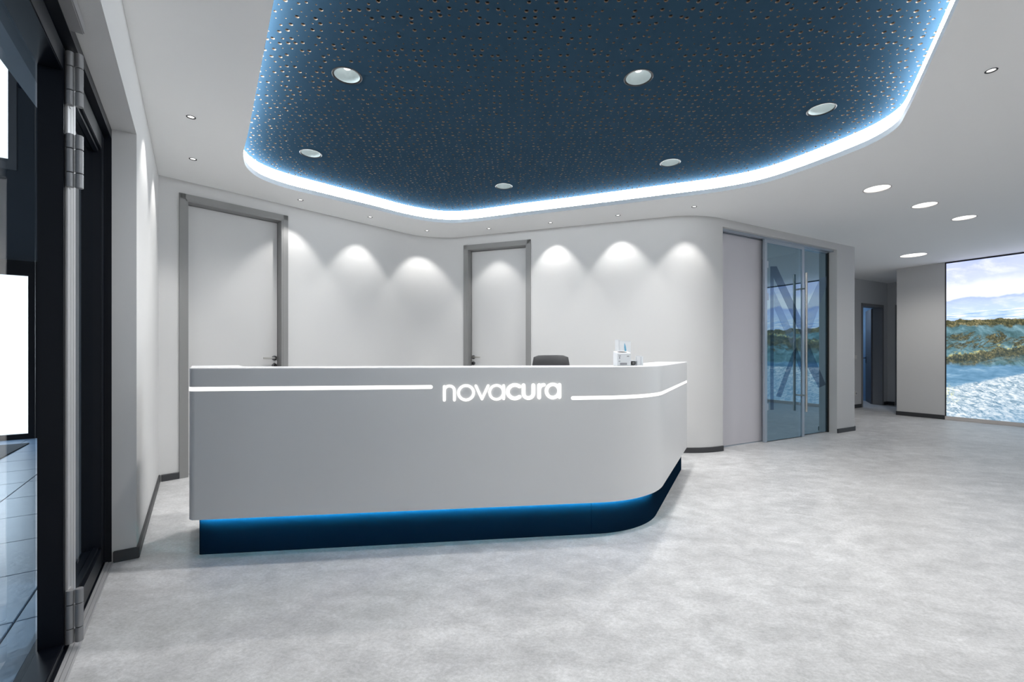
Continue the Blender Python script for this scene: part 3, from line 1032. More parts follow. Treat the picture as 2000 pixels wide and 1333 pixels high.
# pale blue room behind the hall doorway
br = MB()
br.box(-2.0, 4.0, -2.6, -2.5, 0, ZC, WT)
br.box(-2.1, -2.0, -2.6, -0.145, 0, ZC, WT)
br.box(2.0, 2.1, -2.5, -0.145, 0, ZC, WT)
tag(br.build('wall_side_room', MAT['blue_room']), 'pale blue wall of the room seen through the open hall doorway', 'wall', kind='structure')
tag(MB().box(-1.9, 1.99, -2.4995, -2.485, 0, 0.075, WT).build('baseboard_side_room', MAT['skirting']), 'dark skirting on the blue wall inside the hall doorway', 'skirting board', kind='structure')
pl = bpy.data.lights.new('lamp', 'POINT'); pl.energy = 40; pl.color = (0.75, 0.87, 1); pl.shadow_soft_size = 0.12
t = empty('fill_pendant', (*(W0 - w_nor * 1.5 + w_dir * 1.5), 2.3), 'unseen pendant added to light the side room behind the hall doorway', 'ceiling light')  # unseen lamp, added to brighten the room behind the doorway
po = bpy.data.objects.new('lamp', pl); COL.objects.link(po); po.parent = t
MB().lathe([(0.0, 0.16), (0.04, 0.155), (0.13, 0.10), (0.15, 0.0), (0.13, 0.01), (0.04, 0.14), (0.0, 0.145)], 24).build('lamp_shade', MAT['plastic'], t)
MB().tube([(0, 0, 0.15), (0, 0, 0.46)], 0.006, 8).build('cable', MAT['black'], t)

def switch_plate(name, label, cat, u, z, socket):
    o0 = WT((u, 0, 0)); base = Vector((o0.x, o0.y, z))
    t = empty(name, base, label, cat)
    T = lambda p: WT((u + p[0], p[1], z + p[2])) - base
    MB().box(-0.041, 0.041, 0.0005, 0.011, -0.041, 0.041, T, bev=0.003).build('plate', MAT['plastic'], t)
    if socket:
        MB().lathe([(0.0, 0.0112), (0.021, 0.0112), (0.0225, 0.0145), (0.0205, 0.0145), (0.0195, 0.0118), (0.0, 0.0116)], 24, lambda p: T((p.x, p.z, p.y))).build('socket_cup', MAT['grey_print'], t)
    else:
        MB().box(-0.030, 0.030, 0.011, 0.0145, -0.030, 0.030, T, bev=0.002).build('rocker', MAT['plastic'], t)
switch_plate('light_switch', 'white light switch on the far hall wall left of the doorway', 'light switch', 0.122, 1.085, False)
switch_plate('wall_socket', 'white wall socket low on the far hall wall, under the light switch', 'socket', 0.122, 0.309, True)

# ------------------------------------------------------------------ mural
mu_org = MT((0.0, 0, 0))
mrot = math.atan2(m_dir.y, m_dir.x)
t = empty('beach_mural', (mu_org.x, mu_org.y, 0), 'back-lit wall picture of dunes, beach grass and sea in the hall', 'mural', rz=mrot)
# local x along the wall, local -y toward the room
mp = MB().box(0.016, 6.18, 0.012, 0.040, 0.064, 2.735, None)
mp.build('printed_panel', MAT['mural'], t)
me_ = MB()
me_.box(0.001, 0.016, -0.002, 0.042, 0.064, 2.757, None)
me_.box(0.016, 6.19, -0.002, 0.042, 2.735, 2.757, None)
me_.build('frame', MAT['mural_edge'], t)

# ------------------------------------------------------------------ sliding glass door
so = CT((1.3, 0, 0)); so = Vector((so.x, so.y, 0))
CL = lambda p: CT(p) - so
t = empty('sliding_glass_door', so, 'sliding double glass door in a silver frame, beach reflected in it', 'door')
def pane(name, u0, u1, z0, z1, o):
    return MB().box(u0, u1, o - 0.004, o + 0.004, z0, z1, CL).build(name, MAT['door_glass'], t)
# front leaf (slides) and rear leaf
pane('glass_pane', 0.945, 1.735, 0.012, 2.600, -0.07)
pane('glass_pane', 1.79, 2.475, 0.012, 2.635, -0.125)
fr = MB()
fr.box(0.895, 0.945, -0.085, -0.055, 0.003, 2.6415, CL)
fr.box(0.945, 1.735, -0.085, -0.055, 2.600, 2.6415, CL)
fr.box(1.735, 1.785, -0.085, -0.055, 0.003, 2.6415, CL)
fr.build('leaf_frame', MAT['silver'], t)
fr = MB()
fr.box(1.74, 1.79, -0.14, -0.11, 0.003, 2.66, CL)
fr.box(1.79, 2.475, -0.14, -0.11, 2.635, 2.66, CL)
fr.build('leaf_frame', MAT['silver'], t)
MB().box(2.475, 2.504, -0.145, -0.105, 0.0, 2.66, CL).build('seal', MAT['black'], t)
tr = MB(); tr.box(0.003, 2.503, -0.15, -0.045, 2.642, 2.664, CL); tr.build('track', MAT['silver'], t)
MB().box(0.003, 1.75, -0.100, -0.096, 2.638, 2.646, CL).build('track_groove', MAT['black'], t)
# handle bars
for ob, nm in ((0.012, 'handle'), (-0.150, 'inner_handle')):
    h = MB().tube([CL((1.704, ob, 0.36)), CL((1.704, ob, 2.262))], 0.0165, 16).build(nm, MAT['steel'], t)
    for z in (0.582, 2.047):
        MB().tube([CL((1.704, -0.066 if ob > -0.07 else -0.074, z)), CL((1.704, ob, z))], 0.011, 12).build('post', MAT['steel'], h)
# hinge pads on the leaf edge
for z in (0.46, 1.90, 2.32):
    MB().box(0.947, 0.985, -0.0655, -0.062, z - 0.045, z + 0.045, CL).build('clamp', MAT['silver'], t)
# large overlapping letter strokes printed on the glass
def decal(poly, o, mat):
    mb = MB(); n = len(poly)
    mb.v = [tuple(CL((u, o, z))) for u, z in poly] + [tuple(CL((u, o + 0.0012, z))) for u, z in poly]
    mb.face(range(n)); mb.face([n + k for k in reversed(range(n))])
    for k in range(n):
        j = (k + 1) % n
        mb.face((k, j, n + j, n + k))
    return mb.build('letter_stroke', mat, t)
decal([(1.03, 2.30), (1.10, 2.306), (1.10, 0.415), (1.03, 0.418)], -0.0650, MAT['decal'])
decal([(1.10, 2.306), (1.166, 2.313), (1.724, 1.642), (1.724, 1.407), (1.10, 2.16)], -0.0650, MAT['decal'])
decal([(1.115, 1.98), (1.115, 1.76), (1.50, 1.25), (1.60, 1.36)], -0.0650, MAT['pale_decal'])
decal([(1.157, 0.592), (1.524, 1.172), (1.616, 1.244), (1.724, 1.08), (1.724, 0.90), (1.585, 1.10), (1.258, 0.57)], -0.0650, MAT['decal'])
decal([(1.80, 1.433), (2.03, 1.433), (2.47, 2.16), (2.47, 2.30), (2.30, 2.25), (1.80, 1.60)], -0.1200, MAT['pale_decal'])
decal([(1.80, 1.28), (2.02, 1.285), (2.45, 0.70), (2.27, 0.66), (1.80, 1.16)], -0.1200, MAT['decal'])

# closed white panel beside the glass
pg = CT((0.45, 0, 0)); pg = Vector((pg.x, pg.y, 0))
t = empty('wall_panel', pg, 'plain lilac grey panel left of the sliding glass door', 'wall panel')
MB().box(0.003, 0.96, -0.165, -0.13, 0.012, 2.641, lambda p: CT(p) - pg, bev=0.002).build('board', MAT['grey_panel'], t)
MB().box(0.003, 0.96, -0.160, -0.128, 0.0, 0.011, lambda p: CT(p) - pg).build('floor_rail', MAT['silver'], t)

# office behind the glass door
ow = MB()
ow.box(-0.14, 3.4, -2.9, -2.8, 0, ZC, CT)
ow.box(-0.14, -0.04, -2.9, -0.21, 0, ZC, CT)
ow.box(2.62, 2.72, -2.8, -0.21, 0, ZC, CT)
tag(ow.build('wall_office', MAT['office_wall']), 'dim blue grey wall of the office behind the sliding glass door', 'wall', kind='structure')
pp = CT((2.15, -1.1, 0)); pp = Vector((pp.x, pp.y, 0))
t = empty('potted_plant', pp, 'dark leafy potted plant standing behind the sliding glass door', 'plant')
MB().lathe([(0.0, 0.0), (0.11, 0.0), (0.14, 0.30), (0.15, 0.31), (0.13, 0.31), (0.0, 0.29)], 24).build('pot', MAT['chair_frame'], t)
st = MB()
rp = random.Random(5)
for k in range(5):
    a = k * 1.3
    st.tube([(0.03 * math.cos(a), 0.03 * math.sin(a), 0.28), (0.08 * math.cos(a), 0.08 * math.sin(a), 0.75), (0.16 * math.cos(a), 0.16 * math.sin(a), 1.12)], [0.008, 0.006, 0.003], 8)
st.build('stem', MAT['green'], t)
lf = MB()
for k in range(46):
    a = rp.uniform(0, 2 * PI); z = rp.uniform(0.6, 1.2); r0 = 0.05 + 0.12 * (z - 0.5); ln = rp.uniform(0.1, 0.17)
    d = Vector((math.cos(a), math.sin(a), rp.uniform(-0.1, 0.7))).normalized(); s = d.cross(Vector((0, 0, 1))).normalized() * ln * 0.24
    p = Vector((r0 * math.cos(a), r0 * math.sin(a), z))
    up = s.cross(d).normalized() * 0.012
    lf.add([p, p + d * ln * 0.5 + s, p + d * ln - up, p + d * ln * 0.5 - s, p + d * ln * 0.5 + up], [(0, 1, 4), (1, 2, 4), (2, 3, 4), (3, 0, 4)])
fo = lf.build('foliage', MAT['green'], t, recalc=False); fo['kind'] = 'stuff'

# ------------------------------------------------------------------ reception counter
bd = [(-2.122, 2.946), (-1.812, 2.500), (0.905, 2.846), (1.75, 4.458)]
th = math.acos((Vector(bd[2]) - Vector(bd[1])).normalized().dot((Vector(bd[3]) - Vector(bd[2])).normalized()))
R_C = 0.36 / math.tan(th / 2)
def cpath(d, seg=24):
    return fillet_path(bd, [0.055, R_C], d, seg)
CT_TOP, CT_BOT = 1.072, 0.215
counter = empty('reception_counter', (-0.2, 2.75, 0), 'white curved reception counter with glowing lines and navy plinth', 'reception desk')
KO = counter.location.copy()
def rows_of(section, s_range=None, seg=24):
    """section: list of (inward offset, z)"""
    base = cpath(0.0, seg)
    paths = {}
    for d, _ in section:
        if d not in paths:
            paths[d] = cpath(d, seg)
    n = len(base)
    rows = []
    for i in range(n):
        rows.append([Vector((paths[d][i].x, paths[d][i].y, z)) - KO for d, z in section])
    return rows
def resample(rows, base, s0, s1):
    """cut a set of rows by arc length of the outer path"""
    L = arclen(base)
    def at(s):
        for i in range(len(L) - 1):
            if s <= L[i + 1] + 1e-9:
                k = (s - L[i]) / max(L[i + 1] - L[i], 1e-9)
                return [a.lerp(b, k) for a, b in zip(rows[i], rows[i + 1])]
        return rows[-1]
    return [at(s0)] + [r for r, l in zip(rows, L) if s0 + 1e-5 < l < s1 - 1e-5] + [at(s1)]
BASE = cpath(0.0)
LB = arclen(BASE)
MB().sweep(rows_of([(0.0, CT_BOT), (0.0, CT_TOP - 0.006), (0.002, CT_TOP - 0.002), (0.006, CT_TOP - 0.002), (0.045, CT_TOP - 0.002), (0.045, 0.243), (0.018, 0.243), (0.018, CT_BOT + 0.003), (0.0245, CT_BOT + 0.003), (0.0245, CT_BOT)])).build('body', MAT['counter'], counter, angle=25)
MB().sweep(rows_of([(0.0025, CT_TOP - 0.0018), (0.006, CT_TOP), (0.27, CT_TOP), (0.272, CT_TOP - 0.03), (0.0455, CT_TOP - 0.03), (0.0455, CT_TOP - 0.0018)])).build('shelf', MAT['counter_top'], counter, angle=25)
# plinth in two lengths with a butt joint
prow = rows_of([(0.047, 0.0), (0.047, 0.250), (0.075, 0.250), (0.075, 0.0)])
s_front0 = s_of(BASE, Vector((-1.807, 2.503)))
s_joint = s_of(BASE, Vector((0.512, 2.797)))
MB().sweep(resample(prow, BASE, 0.03, s_joint - 0.0012)).build('plinth', MAT['plinth'], counter, angle=25)
MB().sweep(resample(prow, BASE, s_joint + 0.0012, LB[-1] - 0.05)).build('plinth', MAT['plinth'], counter, angle=25)
# blue strip light under the overhang, shining down on the plinth
lrow = rows_of([(0.0183, 0.224), (0.0183, 0.240), (0.0190, 0.240), (0.0190, 0.224)])
s_led1 = s_of(BASE, Vector((1.0, 3.05)))
MB().sweep(resample(lrow, BASE, s_front0 + 0.03, s_led1)).build('led_strip', MAT['led_blue'], counter)
# glowing lines let into the front
def line_rows(z, h, s0, s1):
    r = rows_of([(-0.0012, z - h / 2), (-0.0016, z), (-0.0012, z + h / 2), (0.004, z + h / 2), (0.004, z - h / 2)])
    return resample(r, BASE, s0, s1)
def with_round_end(rows, z, h, at_end, at_start):
    def shrink(row, f):
        return [Vector((p.x, p.y, z + (p.z - z) * f)) for p in row]
    out = [r for r in rows]
    def cap(r_in, r_out):
        res = []
        for k in range(1, 7):
            a = k / 6 * PI / 2
            f = math.cos(a) if k < 6 else 0.02
            res.append([Vector((p.x, p.y, z + (p.z - z) * f)) for p in [q0.lerp(q1, math.sin(a)) for q0, q1 in zip(r_in, r_out)]])
        return res
    if at_end:
        d = [(b - a).normalized() * h / 2 for a, b in zip(out[-2], out[-1])]
        out = out + cap(out[-1], [p + q for p, q in zip(out[-1], d)])
    if at_start:
        d = [(a - b).normalized() * h / 2 for a, b in zip(out[0], out[1])]
        out = list(reversed(cap(out[0], [p + q for p, q in zip(out[0], d)]))) + out
    return out
def front_s(t):
    return s_of(BASE, Vector((-1.807 + 0.9922 * t, 2.503 + 0.1254 * t)))
LW = 0.0225
MB().sweep(with_round_end(line_rows(0.9525, LW, 0.30, front_s(1.342 - LW / 2)), 0.9525, LW, True, False)).build('light_line', MAT['led_white'], counter, angle=25)
MB().sweep(with_round_end(line_rows(0.8755, LW, front_s(2.192 + LW / 2), LB[-1] - 0.008), 0.8755, LW, False, True)).build('light_line', MAT['led_white'], counter, angle=25)

# lettering: rounded strokes
def stroke_mesh(mb, pts, w, ex, T, caps=True):
    """flat band of width w with round ends along 2-D points, raised by ex"""
    pts = [Vector(p) for p in pts]
    left, right = [], []
    n = len(pts)
    for i in range(n):
        t = (pts[min(i + 1, n - 1)] - pts[max(i - 1, 0)]).normalized()
        nn = Vector((-t.y, t.x))
        left.append(pts[i] + nn * w / 2); right.append(pts[i] - nn * w / 2)
    def cap(p, t):
        a0 = math.atan2(t.y, t.x)
        return [p + Vector((math.cos(a0 - PI / 2 + PI * k / 8), math.sin(a0 - PI / 2 + PI * k / 8))) * w / 2 for k in range(1, 8)]
    b = len(mb.v)
    m = 2 * n
    for p in left + right:
        mb.v.append(tuple(T((p.x, p.y, ex))))
    for p in left + right:
        mb.v.append(tuple(T((p.x, p.y, -0.003))))
    for i in range(n - 1):
        mb.face((b + i, b + n + i, b + n + i + 1, b + i + 1))
        mb.face((b + i, b + i + 1, b + m + i + 1, b + m + i))
        mb.face((b + n + i + 1, b + n + i, b + m + n + i, b + m + n + i + 1))
    if caps:
        for e, t in ((n - 1, pts[-1] - pts[-2]), (0, pts[0] - pts[1])):
            cp = cap(pts[e], t.normalized())
            if e == 0:
                rim = [left[0]] + cp + [right[0]]
            else:
                rim = [right[-1]] + cp + [left[-1]]
            c = len(mb.v)
            for p in rim:
                mb.v.append(tuple(T((p.x, p.y, ex))))
            for p in rim:
                mb.v.append(tuple(T((p.x, p.y, -0.003))))
            k = len(rim)
            mb.face(range(c, c + k))
            for i in range(k - 1):
                mb.face((c + i, c + i + 1, c + k + i + 1, c + k + i))

def arc(cx, cy, rx, ry, a0, a1, n=28):
    return [(cx + rx * math.cos(math.radians(a0 + (a1 - a0) * k / n)), cy + ry * math.sin(math.radians(a0 + (a1 - a0) * k / n))) for k in range(n + 1)]

# units: pixel columns of a 2000-wide tracing grid, y downwards
U0, U1 = 48.0, 1812.0
T0, T1 = 1.403, 2.130
BASELINE, UZ = 0.8675, 0.0961 / 243.0
def LTT(p):
    t = T0 + (p[0] - U0) / (U1 - U0) * (T1 - T0)
    z = BASELINE + (345.0 - p[1]) * UZ
    x, y = -1.807 + 0.9922 * t, 2.503 + 0.1254 * t
    d = p[2] + 0.004
    return Vector((x + 0.1254 * d, y - 0.9922 * d, z)) - KO
def letter(strokes):
    mb = MB()
    for k, (pts, w, caps) in enumerate(strokes):
        stroke_mesh(mb, pts, w, 0.0022 + 0.0002 * k, LTT, caps)
    return mb.build('letter', MAT['led_white'], counter, recalc=False)
letter([([(67, 124), (67, 332)], 38, True), (arc(140, 190, 73, 73, 180, 360) + [(213, 332)], 38, True)])
letter([(arc(382, 223, 110, 110, 0, 360, 48), 38, False)])
letter([([(525, 117), (615, 322)], 36, True), ([(707, 117), (615, 322)], 36, True)])
letter([(arc(830, 222, 102, 108, 0, 360, 48), 36, False), ([(938, 115), (938, 325)], 34, True)])
letter([(arc(1105, 215, 107, 104, -50, -310, 40), 54, True)])
letter([([(1235, 116), (1235, 243)] + arc(1309, 243, 74, 74, 180, 0)[1:] + [(1383, 116)], 53, True)])
letter([([(1472, 116), (1472, 310)], 53, True), ([(1474, 200)] + arc(1546, 186, 72, 74, 190, 268, 12), 50, True)])
letter([(arc(1680, 210, 97, 104, 0, 360, 48), 50, False), ([(1783, 112), (1783, 308)], 48, True)])

# work surface behind the front
ws = rows_of([(0.05, 0.735), (0.05, 0.76), (0.72, 0.76), (0.72, 0.735)])
ws = resample(ws, BASE, front_s(0.75), front_s(2.6))
MB().sweep(ws).build('work_surface', MAT['counter_top'], counter, angle=25)
for tpos in (0.8, 2.5):
    p = Vector((-1.807 + 0.9922 * tpos, 2.503 + 0.1254 * tpos))
    nn = Vector((-0.1254, 0.9922))
    fdv = Vector((0.9922, 0.1254))
    q = [p + nn * 0.08 - fdv * 0.01, p + nn * 0.08 + fdv * 0.01, p + nn * 0.70 + fdv * 0.01, p + nn * 0.70 - fdv * 0.01]
    MB().prism8([Vector((v.x, v.y, 0.0)) - KO for v in q], [Vector((v.x, v.y, 0.735)) - KO for v in q]).build('support_panel', MAT['counter'], counter)

# ------------------------------------------------------------------ things on the counter
def on_counter(x, y, rz, name, label, cat):
    return empty(name, (x, y, CT_TOP + 0.0004), label, cat, rz=rz)
t = on_counter(0.772, 3.045, math.radians(14), 'leaflet_holder', 'upright leaflet stand with a blue leaf print on the counter', 'leaflet holder')
hb = MB()
hb.box(-0.056, -0.046, -0.02, 0.035, 0.0, 0.176, bev=0.002)
hb.box(-0.05, 0.056, 0.018, 0.024, 0.0, 0.168, bev=0.002)
hb.box(-0.05, 0.056, -0.02, 0.024, 0.0, 0.004, bev=0.001)
hb.build('stand', MAT['acrylic'], t)
lfm = MB().box(-0.045, 0.052, 0.013, 0.0175, 0.005, 0.160, bev=0.001).build('leaflet', MAT['paper'], t)
lv = MB()
pts = [(0.004, 0.155), (0.012, 0.135), (0.017, 0.110), (0.018, 0.085), (0.012, 0.072), (0.005, 0.095), (0.001, 0.125)]
lv.v = [(x, 0.0122, z) for x, z in pts] + [(x, 0.0130, z) for x, z in pts]
lv.face(range(7)); lv.face([7 + k for k in reversed(range(7))])
for k in range(7):
    lv.face((k, (k + 1) % 7, 7 + (k + 1) % 7, 7 + k))
lv.build('leaf_print', MAT['leaf_blue'], lfm)

t = on_counter(0.733, 2.968, math.radians(14), 'tissue_box', 'white box with an oval opening in front of the leaflet stand', 'box')
bx = MB()
bx.box(-0.050, 0.050, -0.030, 0.030, 0.0, 0.088, lambda p: Vector((p.x, p.y, p.z if p.z < 0.04 else p.z - 0.004 + (p.y + 0.030) * 0.22)), bev=0.003)
bx.build('carton', MAT['paper'], t)
MB().lathe([(0.0, 0.0881), (0.6, 0.0881), (1.0, 0.0884), (1.0, 0.0878), (0.0, 0.0878)], 24, lambda p: Vector((p.x * 0.036, p.y * 0.021, p.z - 0.004 + (p.y * 0.021 + 0.030) * 0.22))).build('opening', MAT['fleece'], t)
for x0, x1, z0, z1 in ((-0.040, -0.024, 0.064, 0.068), (-0.036, -0.030, 0.046, 0.060), (-0.041, -0.028, 0.028, 0.032), (0.020, 0.036, 0.060, 0.066), (-0.03, 0.02, 0.006, 0.020)):
    MB().box(x0, x1, -0.0306, -0.0301, z0, z1).build('print', MAT['grey_print'], t)

t = on_counter(0.812, 2.975, math.radians(20), 'card_stand', 'small white stand with round dark cut-out beside the white box', 'card stand')
cs = MB()
cs.box(-0.022, 0.024, -0.014, 0.014, 0.030, 0.037, bev=0.001)
cs.box(0.018, 0.024, -0.014, 0.014, 0.0, 0.031, bev=0.001)
cs.box(-0.022, 0.024, -0.014, 0.014, 0.0, 0.003, bev=0.001)
cs.build('stand', MAT['acrylic'], t)
MB().lathe([(0.010, -0.012), (0.015, -0.012), (0.015, 0.012), (0.010, 0.012), (0.010, -0.012)], 24, lambda p: Vector((p.x - 0.006, p.z, 0.0175 + p.y * 0.92))).build('roll', MAT['dark_steel'], t)

t = on_counter(0.872, 3.050, math.radians(24), 'business_card_holder', 'small white card holder, right-hand item on the counter shelf', 'card holder')
ch = MB()
ch.box(-0.026, 0.024, 0.006, 0.010, 0.0, 0.066, bev=0.001)
ch.box(0.014, 0.024, -0.012, 0.008, 0.0, 0.062, bev=0.001)
ch.box(-0.026, 0.024, -0.014, 0.008, 0.0, 0.004, bev=0.001)
ch.build('holder', MAT['acrylic'], t)
MB().box(-0.024, 0.012, 0.0, 0.0055, 0.0045, 0.058, bev=0.0006).build('card', MAT['paper'], t)

# ------------------------------------------------------------------ office chair behind the counter
t = empty('office_chair', (0.40, 4.45, 0), 'dark grey upholstered office chair behind the counter', 'chair', rz=math.radians(-8))
def cushion(w, h, d, bulge, taper, T, nx=10, ny=8):
    """rounded pad: local x width, y depth, z height"""
    bm = bmesh.new()
    bmesh.ops.create_cube(bm, size=1)
    bmesh.ops.subdivide_edges(bm, edges=bm.edges[:], cuts=5, use_grid_fill=True)
    for v in bm.verts:
        x, y, z = v.co * 2
        k = 1 - 0.05 * (abs(x) ** 6 + abs(z) ** 6)
        v.co = Vector((x * w / 2 * (1 - taper * (z + 1) / 2) * k, y * d / 2 * (1 - 0.55 * max(abs(x), abs(z)) ** 4) + bulge * (1 - x * x) , z * h / 2 * k))
    bmesh.ops.smooth_vert(bm, verts=bm.verts[:], factor=0.4, use_axis_x=True, use_axis_y=True, use_axis_z=True)
    bm.verts.index_update()
    mb = MB()
    mb.add([T(v.co) for v in bm.verts], [[v.index for v in f.verts] for f in bm.faces], 0, True)
    bm.free()
    return mb
cushion(0.395, 0.56, 0.07, -0.035, -0.02 if False else 0.06, lambda p: Vector((p.x, -0.20 + p.y - 0.10 * p.z, 0.875 + p.z))).build('backrest', MAT['chair'], t, angle=60)
cushion(0.47, 0.46, 0.08, 0.0, 0.0, lambda p: Vector((p.x, p.z + 0.03, 0.475 + p.y))).build('seat', MAT['chair'], t, angle=60)
MB().tube([(0, 0.02, 0.43), (0, -0.18, 0.42), (0, -0.26, 0.50), (0, -0.24, 0.72)], 0.018, 12).build('back_support', MAT['chair_frame'], t)
MB().lathe([(0.0, 0.09), (0.03, 0.09), (0.03, 0.28), (0.018, 0.29), (0.018, 0.43), (0.0, 0.43)], 20).build('gas_column', MAT['chair_frame'], t)
for k in range(5):
    a = 2 * PI * k / 5 + 0.3
    c, s = math.cos(a), math.sin(a)
    MB().tube([(0.02 * c, 0.02 * s, 0.11), (0.16 * c, 0.16 * s, 0.095), (0.29 * c, 0.29 * s, 0.075)], [0.022, 0.018, 0.013], 10).build('foot', MAT['chair_frame'], t)
    MB().lathe([(0.0, -0.011), (0.022, -0.011), (0.0265, -0.006), (0.0265, 0.006), (0.022, 0.011), (0.0, 0.011)], 18,
               lambda p: Vector((0.29 * c + p.x * c - p.z * s, 0.29 * s + p.x * s + p.z * c, 0.027 + p.y))).build('caster', MAT['chair_frame'], t)
for sx in (-1, 1):
    MB().tube([(0.20 * sx, 0.02, 0.46), (0.27 * sx, 0.02, 0.47), (0.275 * sx, 0.02, 0.64)], 0.014, 10).build('arm_post', MAT['chair_frame'], t)
    MB().box(0.25 * sx - 0.03, 0.25 * sx + 0.03 + 0.02 * sx, -0.10, 0.14, 0.64, 0.665, bev=0.008).build('armrest', MAT['chair_frame'], t)

# ------------------------------------------------------------------ entrance glazing on the left
go = LT((-0.6, -0.17, 0)); go = Vector((go.x, go.y, 0))
GL = lambda p: LT(p) - go
HEAD = 2.385
t = empty('entrance_glazing', go, 'dark navy framed glass entrance door beside its fixed glazing at the left edge', 'door')
jb = MB()
jb.box(-0.003, 0.045, -0.220, -0.105, 0.0, HEAD, GL)              # wall-side jamb
jb.box(-4.19, 0.0, -0.220, -0.105, HEAD - 0.05, HEAD, GL)          # head
jb.build('outer_frame', MAT['frame_navy'], t)
# far leaf: stile, rails, glass
fl_ = MB()
fl_.box(-0.085, -0.006, -0.215, -0.135, 0.02, HEAD - 0.055, GL, bev=0.003)
fl_.box(-0.725, -0.085, -0.215, -0.135, HEAD - 0.15, HEAD - 0.055, GL, bev=0.003)
fl_.box(-0.725, -0.085, -0.215, -0.135, 0.02, 0.115, GL, bev=0.003)
fl_.build('leaf_frame', MAT['frame_navy'], t)
MB().box(-0.725, -0.087, -0.182, -0.170, 0.113, HEAD - 0.152, GL).build('glass_pane', MAT['clear_glass'], t)
for z0, z1 in ((0.115, 0.130), (HEAD - 0.165, HEAD - 0.151)):
    MB().box(-0.725, -0.087, -0.168, -0.148, z0, z1, GL).build('glazing_bead', MAT['frame_navy'], t)
# near leaf: deep stile, rails, pane
nl = MB()
nl.box(-0.890, -0.868, -0.212, -0.141, 0.02, HEAD - 0.055, GL, bev=0.002)
nl.box(-4.10, -0.890, -0.212, -0.141, HEAD - 0.15, HEAD - 0.055, GL, bev=0.003)
nl.box(-4.10, -0.890, -0.212, -0.141, 0.012, 0.04, GL, bev=0.003)
nl.build('leaf_frame', MAT['frame_navy'], t)
MB().box(-4.10, -0.892, -0.225, -0.215, 0.015, HEAD - 0.10, GL).build('glass_pane', MAT['clear_glass'], t)
MB().box(-0.866, -0.726, -0.212, -0.141, 0.02, HEAD - 0.055, GL, bev=0.002).build('mullion', MAT['frame_navy'], t)
# light aluminium strips on the room face of the mullion
for s0, s1 in ((-0.868, -0.818), (-0.815, -0.772), (-0.769, -0.727)):
    MB().box(s0, s1, -0.1405, -0.133, 0.02, HEAD - 0.056, GL, bev=0.0015).build('cover_strip', MAT['alu'], t)
# threshold: dark channel and silver rails
th_ = MB(); th_.box(-4.19, 0.04, -0.245, -0.132, 0.0, 0.011, GL); th_.build('threshold', MAT['frame_navy'], t)
for o0, o1, z in ((-0.131, -0.119, 0.010), (-0.118, -0.104, 0.007), (-0.1035, -0.097, 0.004)):
    MB().box(-4.19, -0.002, o0, o1, 0.0, z, GL, bev=0.001).build('threshold_rail', MAT['alu'], t)
# barrel hinges: two columns of three knuckles, three heights
for zc in (0.131, 1.901, 2.219):
    for s, o in ((-0.875, -0.1255), (-0.875, -0.0995)):
        h = None
        for a, b in ((-0.103, -0.048), (-0.045, 0.045), (0.048, 0.103)):
            mb = MB().lathe([(0.0, a), (0.0110, a), (0.0125, a + 0.0015), (0.0125, b - 0.0015), (0.0110, b), (0.0, b)], 24, lambda p: GL((s + p.x, o + p.y, zc + p.z)))
            if h is None:
                h = mb.build('hinge', MAT['hinge'], t)
            else:
                mb.build('knuckle', MAT['hinge'], h)
        MB().lathe([(0.0, -0.1), (0.009, -0.1), (0.009, 0.1), (0.0, 0.1)], 12, lambda p: GL((s + p.x, o + p.y, zc + p.z))).build('pin', MAT['black'], h)
        if o < -0.11:
            MB().box(s + 0.004, s + 0.045, -0.1335, o - 0.004, zc - 0.10, zc + 0.10, GL).build('hinge_plate', MAT['alu'], h)
# door closer on the head
cz = MB().box(-2.5, -1.0, -0.130, -0.065, 2.338, 2.384, GL, bev=0.004)
cz.build('door_closer', MAT['hinge'], t)

# lobby beyond the glass: tiles, mat, far door, made-up bright pane
tl = MB()
def LTl(p): return LT(p)
lobby_tiles = empty('lobby_floor', (*LT((2, -2, 0)).xy, 0), 'slate blue tiled lobby floor seen through the entrance glass', 'floor', kind='structure')
lo = lobby_tiles.location.copy()
gb = MB().box(-5.0, 7.0, -5.6, -0.25, -0.06, -0.012, lambda p: LT(p) - lo)
gb.build('grout_bed', MAT['grout'], lobby_tiles)
tile_me = None
for i in range(-3, 9):
    for j in range(0, 5):
        s0 = 0.12 + 0.6 * i
        o1 = -0.365 - 0.6 * j
        mb = MB().box(-0.2975, 0.2975, -0.2975, 0.2975, -0.012, 0.0, lambda p: Vector((l_dir.x * p.x + l_nor.x * p.y, l_dir.y * p.x + l_nor.y * p.y, p.z)), bev=0.002) if tile_me is None else None
        c = LT((s0 + 0.3, o1 - 0.3, -0.001))
        if tile_me is None:
            o = mb.build('tile', MAT['tile'], lobby_tiles); tile_me = o.data
        else:
            o = bpy.data.objects.new('tile', tile_me); COL.objects.link(o); o.parent = lobby_tiles
        o.location = c - lo
for i in range(-3, 9):          # narrow cut tiles along the threshold
    c = LT((0.12 + 0.6 * i + 0.3, -0.305, -0.001)) - lo
    MB().box(-0.2975, 0.2975, -0.055, 0.055, -0.012, 0.0, lambda p: Vector((l_dir.x * p.x + l_nor.x * p.y, l_dir.y * p.x + l_nor.y * p.y, p.z)) + c, bev=0.002).build('tile', MAT['tile'], lobby_tiles)
mt = LT((4.1, -2.2, 0)); mt = Vector((mt.x, mt.y, 0.0))
MB_ = MB().box(3.2, 4.97, -3.0, -1.465, 0.0, 0.012, lambda p: LT(p) - mt, bev=0.004)
o = MB_.build('entrance_mat', MAT['mat_grey']); o.location = mt
tag(o, 'dark grey entrance mat on the tiles in front of the bright outer door', 'mat')

